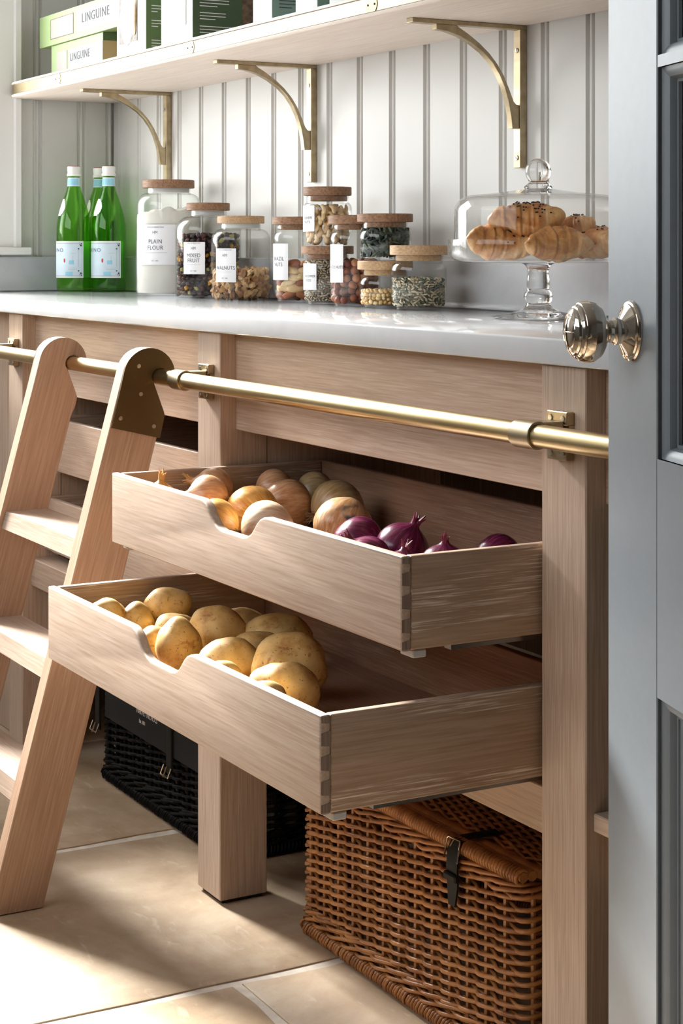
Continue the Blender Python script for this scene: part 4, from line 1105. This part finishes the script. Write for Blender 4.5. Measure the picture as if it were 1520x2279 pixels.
def hamper(x0, x1, y0, y1, h, mat, label, straps, lidh=.018, buckle=None):
    W, D = x1-x0, y1-y0
    t = thing('wicker_hamper', ((x0+x1)/2, (y0+y1)/2, 0), label, 'hamper')
    rnd = random.Random(int(W*1000))
    at, Ltot = rr_path(x0, x1, y0, y1, .022, 0)
    pitch = .043; n = int(round(Ltot/pitch/2))*2+1; pitch = Ltot/n
    zb, ztop = .030, h-lidh-.022
    stake = MB().tube([(0, 0, zb-.02), (0, 0, ztop+.01)], .0034, 6).mesh('stake', mat, 60)
    for i in range(n):
        x, y, nx, ny = at(i*pitch)
        o = bpy.data.objects.new('stake', stake); COL.objects.link(o); o.parent = t
        o.location = (x-t.location.x, y-t.location.y, 0)
    rp = .0066; rows = int((ztop-zb)/rp); sub = 6
    for k in range(rows):
        z = zb+rp*(k+.5); pts = []; m = n*sub
        rad = .0032+rnd.uniform(-.0003, .0003); ph = rnd.uniform(-.0006, .0006)
        for i in range(m):
            s = i*Ltot/m; x, y, nx, ny = at(s)
            # over one stake, behind the next; the rod rises as it comes forward
            w = cos(pi*s/pitch + pi*k); 
            if i >= m-sub and n % 2: w *= (m-i)/sub*2-1 if False else 1
            o = .0052*max(-1, min(1, w*1.35)); dz = .0026*sin(pi*s/pitch+pi*k)+noise.noise(Vector((s*9, k*1.7, 0)))*.0012
            pts.append((x+nx*o, y+ny*o, z+dz+ph))
        obj('woven_rod', MB().tube(pts, rad, 6, closed=True), mat, t, 80)
    # waling bands: long twisted rods at foot and top
    def band(zc, amp, r, cnt, name):
        for q in range(cnt):
            pts = []; m = n*4
            for i in range(m):
                s = i*Ltot/m; x, y, nx, ny = at(s); ph = 2*pi*q/cnt + pi*s/pitch*2/3
                o = .0062*cos(ph)+.002; pts.append((x+nx*o, y+ny*o, zc+amp*sin(ph)+noise.noise(Vector((s*14, q*9, zc)))*.001))
            obj(name, MB().tube(pts, r, 6, closed=True), mat, t, 80)
    band(zb-.005, .0052, .0030, 3, 'waling_rod'); band(zb+.006, .0042, .0027, 3, 'waling_rod')
    band(ztop+.006, .0052, .0030, 3, 'waling_rod'); band(ztop+.014, .004, .0028, 3, 'waling_rod')
    # wrapped foot border: many small loops over a core, joined
    core = MB(); pts = []
    for i in range(120):
        x, y, nx, ny = at(i*Ltot/120); pts.append((x+nx*.004, y+ny*.004, .0115))
    core.tube(pts, .0065, 8, closed=True); wr = MB()
    for i in range(int(Ltot/.0068)):
        s = i*.0068+rnd.uniform(-.0008, .0008); x, y, nx, ny = at(s); tx, ty = -ny, nx
        c0 = Vector((x+nx*.004, y+ny*.004, .0115)); R_ = .0085+rnd.uniform(-.0006, .0008); lp = []
        for k in range(8):
            a = 2*pi*k/8; q = .0028*sin(a)
            lp.append(c0+Vector((nx*cos(a)*R_+tx*q, ny*cos(a)*R_+ty*q, sin(a)*R_)))
        wr.tube(lp, .0026, 5, closed=True)
    obj('border_core', core, mat, t, 80); q = obj('wrapped_border', wr, mat, t, 80); q['kind'] = 'stuff'
    # lid
    zl = h-lidh; ly0, ly1, lx0, lx1 = y0-.006, y1+.004, x0-.004, x1+.004
    lid = obj('lid', MB().box(lx0+.006, lx1-.006, ly0+.008, ly1-.006, zl+.003, zl+.010), mat, t)
    for k in range(3):
        obj('lid_rod', MB().tube([(lx0, ly0+.006+.0135*k, zl+.008), (lx1, ly0+.006+.0135*k, zl+.008)], .0064, 10), mat, lid, 80)
        obj('lid_rod', MB().tube([(lx0, ly1-.006-.0135*k, zl+.008), (lx1, ly1-.006-.0135*k, zl+.008)], .0064, 10), mat, lid, 80)
    wr = MB(); x = lx0+.004
    while x < lx1-.002:
        R_ = .0088; c0 = Vector((x, ly0+.006, zl+.008)); lp = []
        for k in range(8):
            a = 2*pi*k/8; lp.append(c0+Vector((.0022*sin(a), cos(a)*R_, sin(a)*R_)))
        wr.tube(lp, .0026, 5, closed=True); x += .0062+rnd.uniform(-.0006, .0006)
    for xe in (lx0+.05, lx1-.05):
        pass
    q = obj('wrapped_edge', wr, mat, lid, 80); q['kind'] = 'stuff'
    wt = MB(); ny = int((ly1-ly0-.07)/.0062)
    for j in range(ny):
        y = ly0+.046+.0062*j; pts = []; m = int((lx1-lx0-.02)/.011)
        for i in range(m+1):
            x = lx0+.01+(lx1-lx0-.02)*i/m; pts.append((x, y, zl+.012+.0034*cos(pi*i/2+pi*j)))
        wt.tube(pts, .0028, 5)
    q = obj('lid_weave', wt, mat, lid, 80); q['kind'] = 'stuff'
    # corner binding on the lid
    cb = MB()
    for k in range(5):
        y = ly0+.044+.005*k; cb.tube([(lx1-.030, y, zl+.015), (lx1-.012, y+.002, zl+.019), (lx1+.002, y+.003, zl+.016), (lx1+.005, y+.003, zl+.008), (lx1+.002, y+.003, zl+.001)], .0022, 5)
    obj('corner_binding', cb, mat, lid, 80)
    for xs in straps:
        st = MB(); prof = [(ly0+.060, zl+.0175), (ly0+.010, zl+.0185), (ly0-.004, zl+.016), (ly0-.010, zl+.004), (ly0-.0115, zl-.018), (ly0-.0105, zl-.040), (ly0-.0115, zl-.066)]
        wd = [.011, .011, .011, .0118, .0128, .0118, .0075]
        b = bmesh.new(); R = []
        for (yy, zz), w_ in zip(prof, wd):
            R.append([b.verts.new((xs-w_, yy, zz)), b.verts.new((xs+w_, yy, zz)), b.verts.new((xs+w_, yy+.0028, zz)), b.verts.new((xs-w_, yy+.0028, zz))])
        for A, B in zip(R, R[1:]):
            for k in range(4): b.faces.new((A[k], A[(k+1) % 4], B[(k+1) % 4], B[k]))
        b.faces.new(R[0]); b.faces.new(R[-1][::-1]); bmesh.ops.recalc_face_normals(b, faces=b.faces)
        sobj = obj('leather_strap', st.add_bm(b), M['leather'], t, 50)
        keeper = obj('strap_keeper', MB().box(xs-.0145, xs+.0145, ly0-.016, ly0-.006, zl-.034, zl-.024, .002), M['leather'], sobj)
        zk = zl+.006
        bk = MB().tube([(xs-.015, ly0-.013, zk-.014), (xs-.0152, ly0-.0085, zk+.010), (xs-.0132, ly0-.0065, zk+.0125), (xs+.0132, ly0-.0065, zk+.0125), (xs+.0152, ly0-.0085, zk+.010), (xs+.015, ly0-.013, zk-.014)], .0012, 6)
        bk.tube([(xs, ly0-.0065, zk+.0135), (xs+.0005, ly0-.0135, zk+.004)], .0013, 6)
        obj('buckle', bk, M['nickel'], sobj, 60)
    return t
hamper(-2.372, -1.806, 1.262, 1.585, .262, M['willow'], 'brown willow hamper with a black leather strap, on the floor under the drawers', [-1.938])

bh = hamper(-3.250, -2.690, 1.292, 1.590, .262, M['willow_dark'], 'black wicker hamper in the shade left of the front oak leg', [])
obj('canvas_flap', MB().box(-3.205, -2.74, 1.2745, 1.279, .128, .262, .001), M['canvas'], bh)
tb = MB(); t1 = text_bm('HARVEY NICHOLS', .0145, .0002, 'RIGHT', 1.0, .80); bmesh.ops.transform(t1, matrix=Matrix.Translation((-2.953, 1.2738, .1765)) @ Matrix.Rotation(pi/2, 4, 'X'), verts=t1.verts); tb.add_bm(t1)
t2 = text_bm('Est. 1831', .0095, .0002, 'CENTER', 1.0, .8); bmesh.ops.transform(t2, matrix=Matrix.Translation((-3.022, 1.2738, .159)) @ Matrix.Rotation(pi/2, 4, 'X'), verts=t2.verts); tb.add_bm(t2)
obj('lettering', tb, M['print_white'], bh)
for xs in (-2.895, -3.235):
    s_ = obj('leather_strap', MB().box(xs-.011, xs+.011, 1.2700, 1.2742, .098, .262, .0008), M['leather'], bh)
    obj('buckle', MB().tube([(xs-.015, 1.268, .112), (xs-.0155, 1.262, .096), (xs+.0155, 1.262, .096), (xs+.015, 1.268, .112)], .0018, 6).tube([(xs, 1.267, .112), (xs, 1.260, .094)], .0016, 6), M['nickel'], s_, 60)

# ================================================================== PACKETS ON THE SHELF
ZS = SZ1+.0003
M['pk_green'] = simple('pale_green_card', S(136,156,104), .5); M['pk_cream'] = simple('cream_card', S(180,170,144), .5)
M['pk_white'] = simple('white_card', S(176,178,172), .45); M['pk_olive'] = simple('olive_green_card', S(84,108,62), .5)
M['pk_dark'] = simple('dark_green_card', S(62,84,54), .5); M['pk_teal'] = simple('grey_teal_card', S(126,156,146), .5)
M['pk_kraft'] = simple('kraft_card', S(196,170,122), .6); M['pk_pasta'] = simple('pale_pasta_through_film', S(160,154,148), .3)
M['pk_brown'] = simple('brown_contents_and_shadow', S(104,82,62), .5, nscale=90, namt=.35)
M['pk_bread'] = simple('toasted_contents', S(190,150,96), .5, nscale=60, namt=.2)
def packet(x, y, z, w_, d, h, rz, front, side, label, name='food_packet', group='food packets on the shelf', tilt_=None):
    t = thing(name, (x, y, z), label, 'packet', group, rz)
    b = MB().box(0, w_, 0, d, 0, h, .0006); obj('carton', b, front, t, world=False)
    if side: obj('side_print', MB().box(w_, w_+.0006, .0008, d-.0008, .0008, h-.0008), side, t, world=False)
    return t
def flat_text(t, txt, size, x, z, mat, y=-.0008, sx=.8, rot=None, name='lettering'):
    b = text_bm(txt, size, .0001, 'CENTER', 1.12, sx)
    m = Matrix.Translation((x, y, z)) @ (rot or Matrix.Rotation(pi/2, 4, 'X'))
    bmesh.ops.transform(b, matrix=m, verts=b.verts); obj(name, MB().add_bm(b), mat, t, world=False)
def side_text(t, w_, d, h, lines, mat, size=.0065):
    mb = MB()
    for (yy, zz, ln_) in lines:
        for k in range(3):
            mb.box(w_+.0007, w_+.0009, yy, yy+ln_*(1 if k < 2 else .6), zz-k*.006, zz-k*.006+.0016)
    obj('small_print', mb, mat, t, world=False)
side_m = M['print_white']
# lower linguine box, turned so its end shows
a = packet(-3.968, 1.445, ZS, .322, .080, .078, 0, M['pk_green'], M['pk_kraft'], 'pale green pasta box with a cream end, lying under the other one', 'pasta_box', 'green pasta boxes')
obj('front_window', MB().box(.036, .104, -.0008, .001, .014, .060), M['pk_pasta'], a, world=False)
obj('front_panel', MB().box(.118, .322, -.0007, .001, .0012, .060), M['pk_white'], a, world=False)
flat_text(a, 'LINGUINE', .026, .185, .040, M['ink'], sx=.95, y=-.0012)
obj('end_band', MB().box(.3223, .3232, .0, .080, .060, .0785), M['pk_olive'], a, world=False)
a = packet(-4.034, 1.440, ZS+.0786, .486, .085, .072, 0, M['pk_green'], None, 'upper pale green pasta box with a window and grey capital letters', 'pasta_box', 'green pasta boxes')
obj('front_window', MB().box(.078, .220, -.0008, .001, .015, .058), M['pk_pasta'], a, world=False)
obj('window_shadow_edge', MB().box(.074, .224, -.0006, .001, .013, .060), M['pk_brown'], a, world=False)  # brown plate standing in for the shadow round the window
obj('front_panel', MB().box(.244, .486, -.0007, .001, .012, .060), M['pk_white'], a, world=False)
flat_text(a, 'LINGUINE', .030, .358, .040, M['ink'], sx=1.12, y=-.0012)
# upright packets, front faces the room, long printed side faces right
pk = [(-3.516, 1.425, .155, .045, .20, 'pk_white', 'pk_olive', 'white upright packet with a brown window and an olive side, right of the pasta boxes'),
      (-3.284, 1.425, .150, .160, .22, 'pk_white', 'pk_dark', 'white upright packet whose dark green side carries white small print'),
      (-2.884, 1.430, .075, .085, .21, 'pk_white', 'pk_teal', 'narrow white packet with a teal side above the second bracket'),
      (-2.716, 1.428, .078, .045, .21, 'pk_white', 'pk_teal', 'narrow white packet with a teal edge, second from the right of the packets'),
      (-2.596, 1.428, .080, .060, .21, 'pk_white', 'pk_teal', 'rightmost white packet on the shelf')]
for i, (x, y, w_, d, h, f_, s_, lab) in enumerate(pk):
    t = packet(x, y, ZS, w_, d, h, 0, M[f_], M[s_], lab)
    if i == 0:
        obj('front_window', MB().box(.014, .110, -.0008, .001, .034, .150), M['pk_brown'], t, world=False)
        obj('paper_bag', MB().blob((.062, .0, .092), (.044, .004, .060), sub=3, nz=.2, nf=2), M['pk_white'], t, world=False)
        obj('bread_crust', MB().blob((.098, -.001, .085), (.012, .003, .040), sub=2, nz=.2, nf=2), M['pk_bread'], t, world=False)
        side_text(t, w_, d, h, [(.012, .10, .022), (.012, .07, .024), (.012, .03, .020)], side_m)
    if i == 1:
        obj('front_window', MB().box(.016, .120, -.0008, .001, .040, .150), M['pk_pasta'], t, world=False)
        obj('side_window', MB().box(w_+.0004, w_+.0010, .105, .152, .006, .21), M['pk_brown'], t, world=False)
        side_text(t, w_, d, h, [(.015, .115, .06), (.015, .085, .062), (.015, .060, .055), (.015, .034, .07)], side_m)
    if i >= 2: side_text(t, w_, d, h, [(.014, .10, d*.6), (.014, .072, d*.62), (.014, .044, d*.5)], M['ink'])
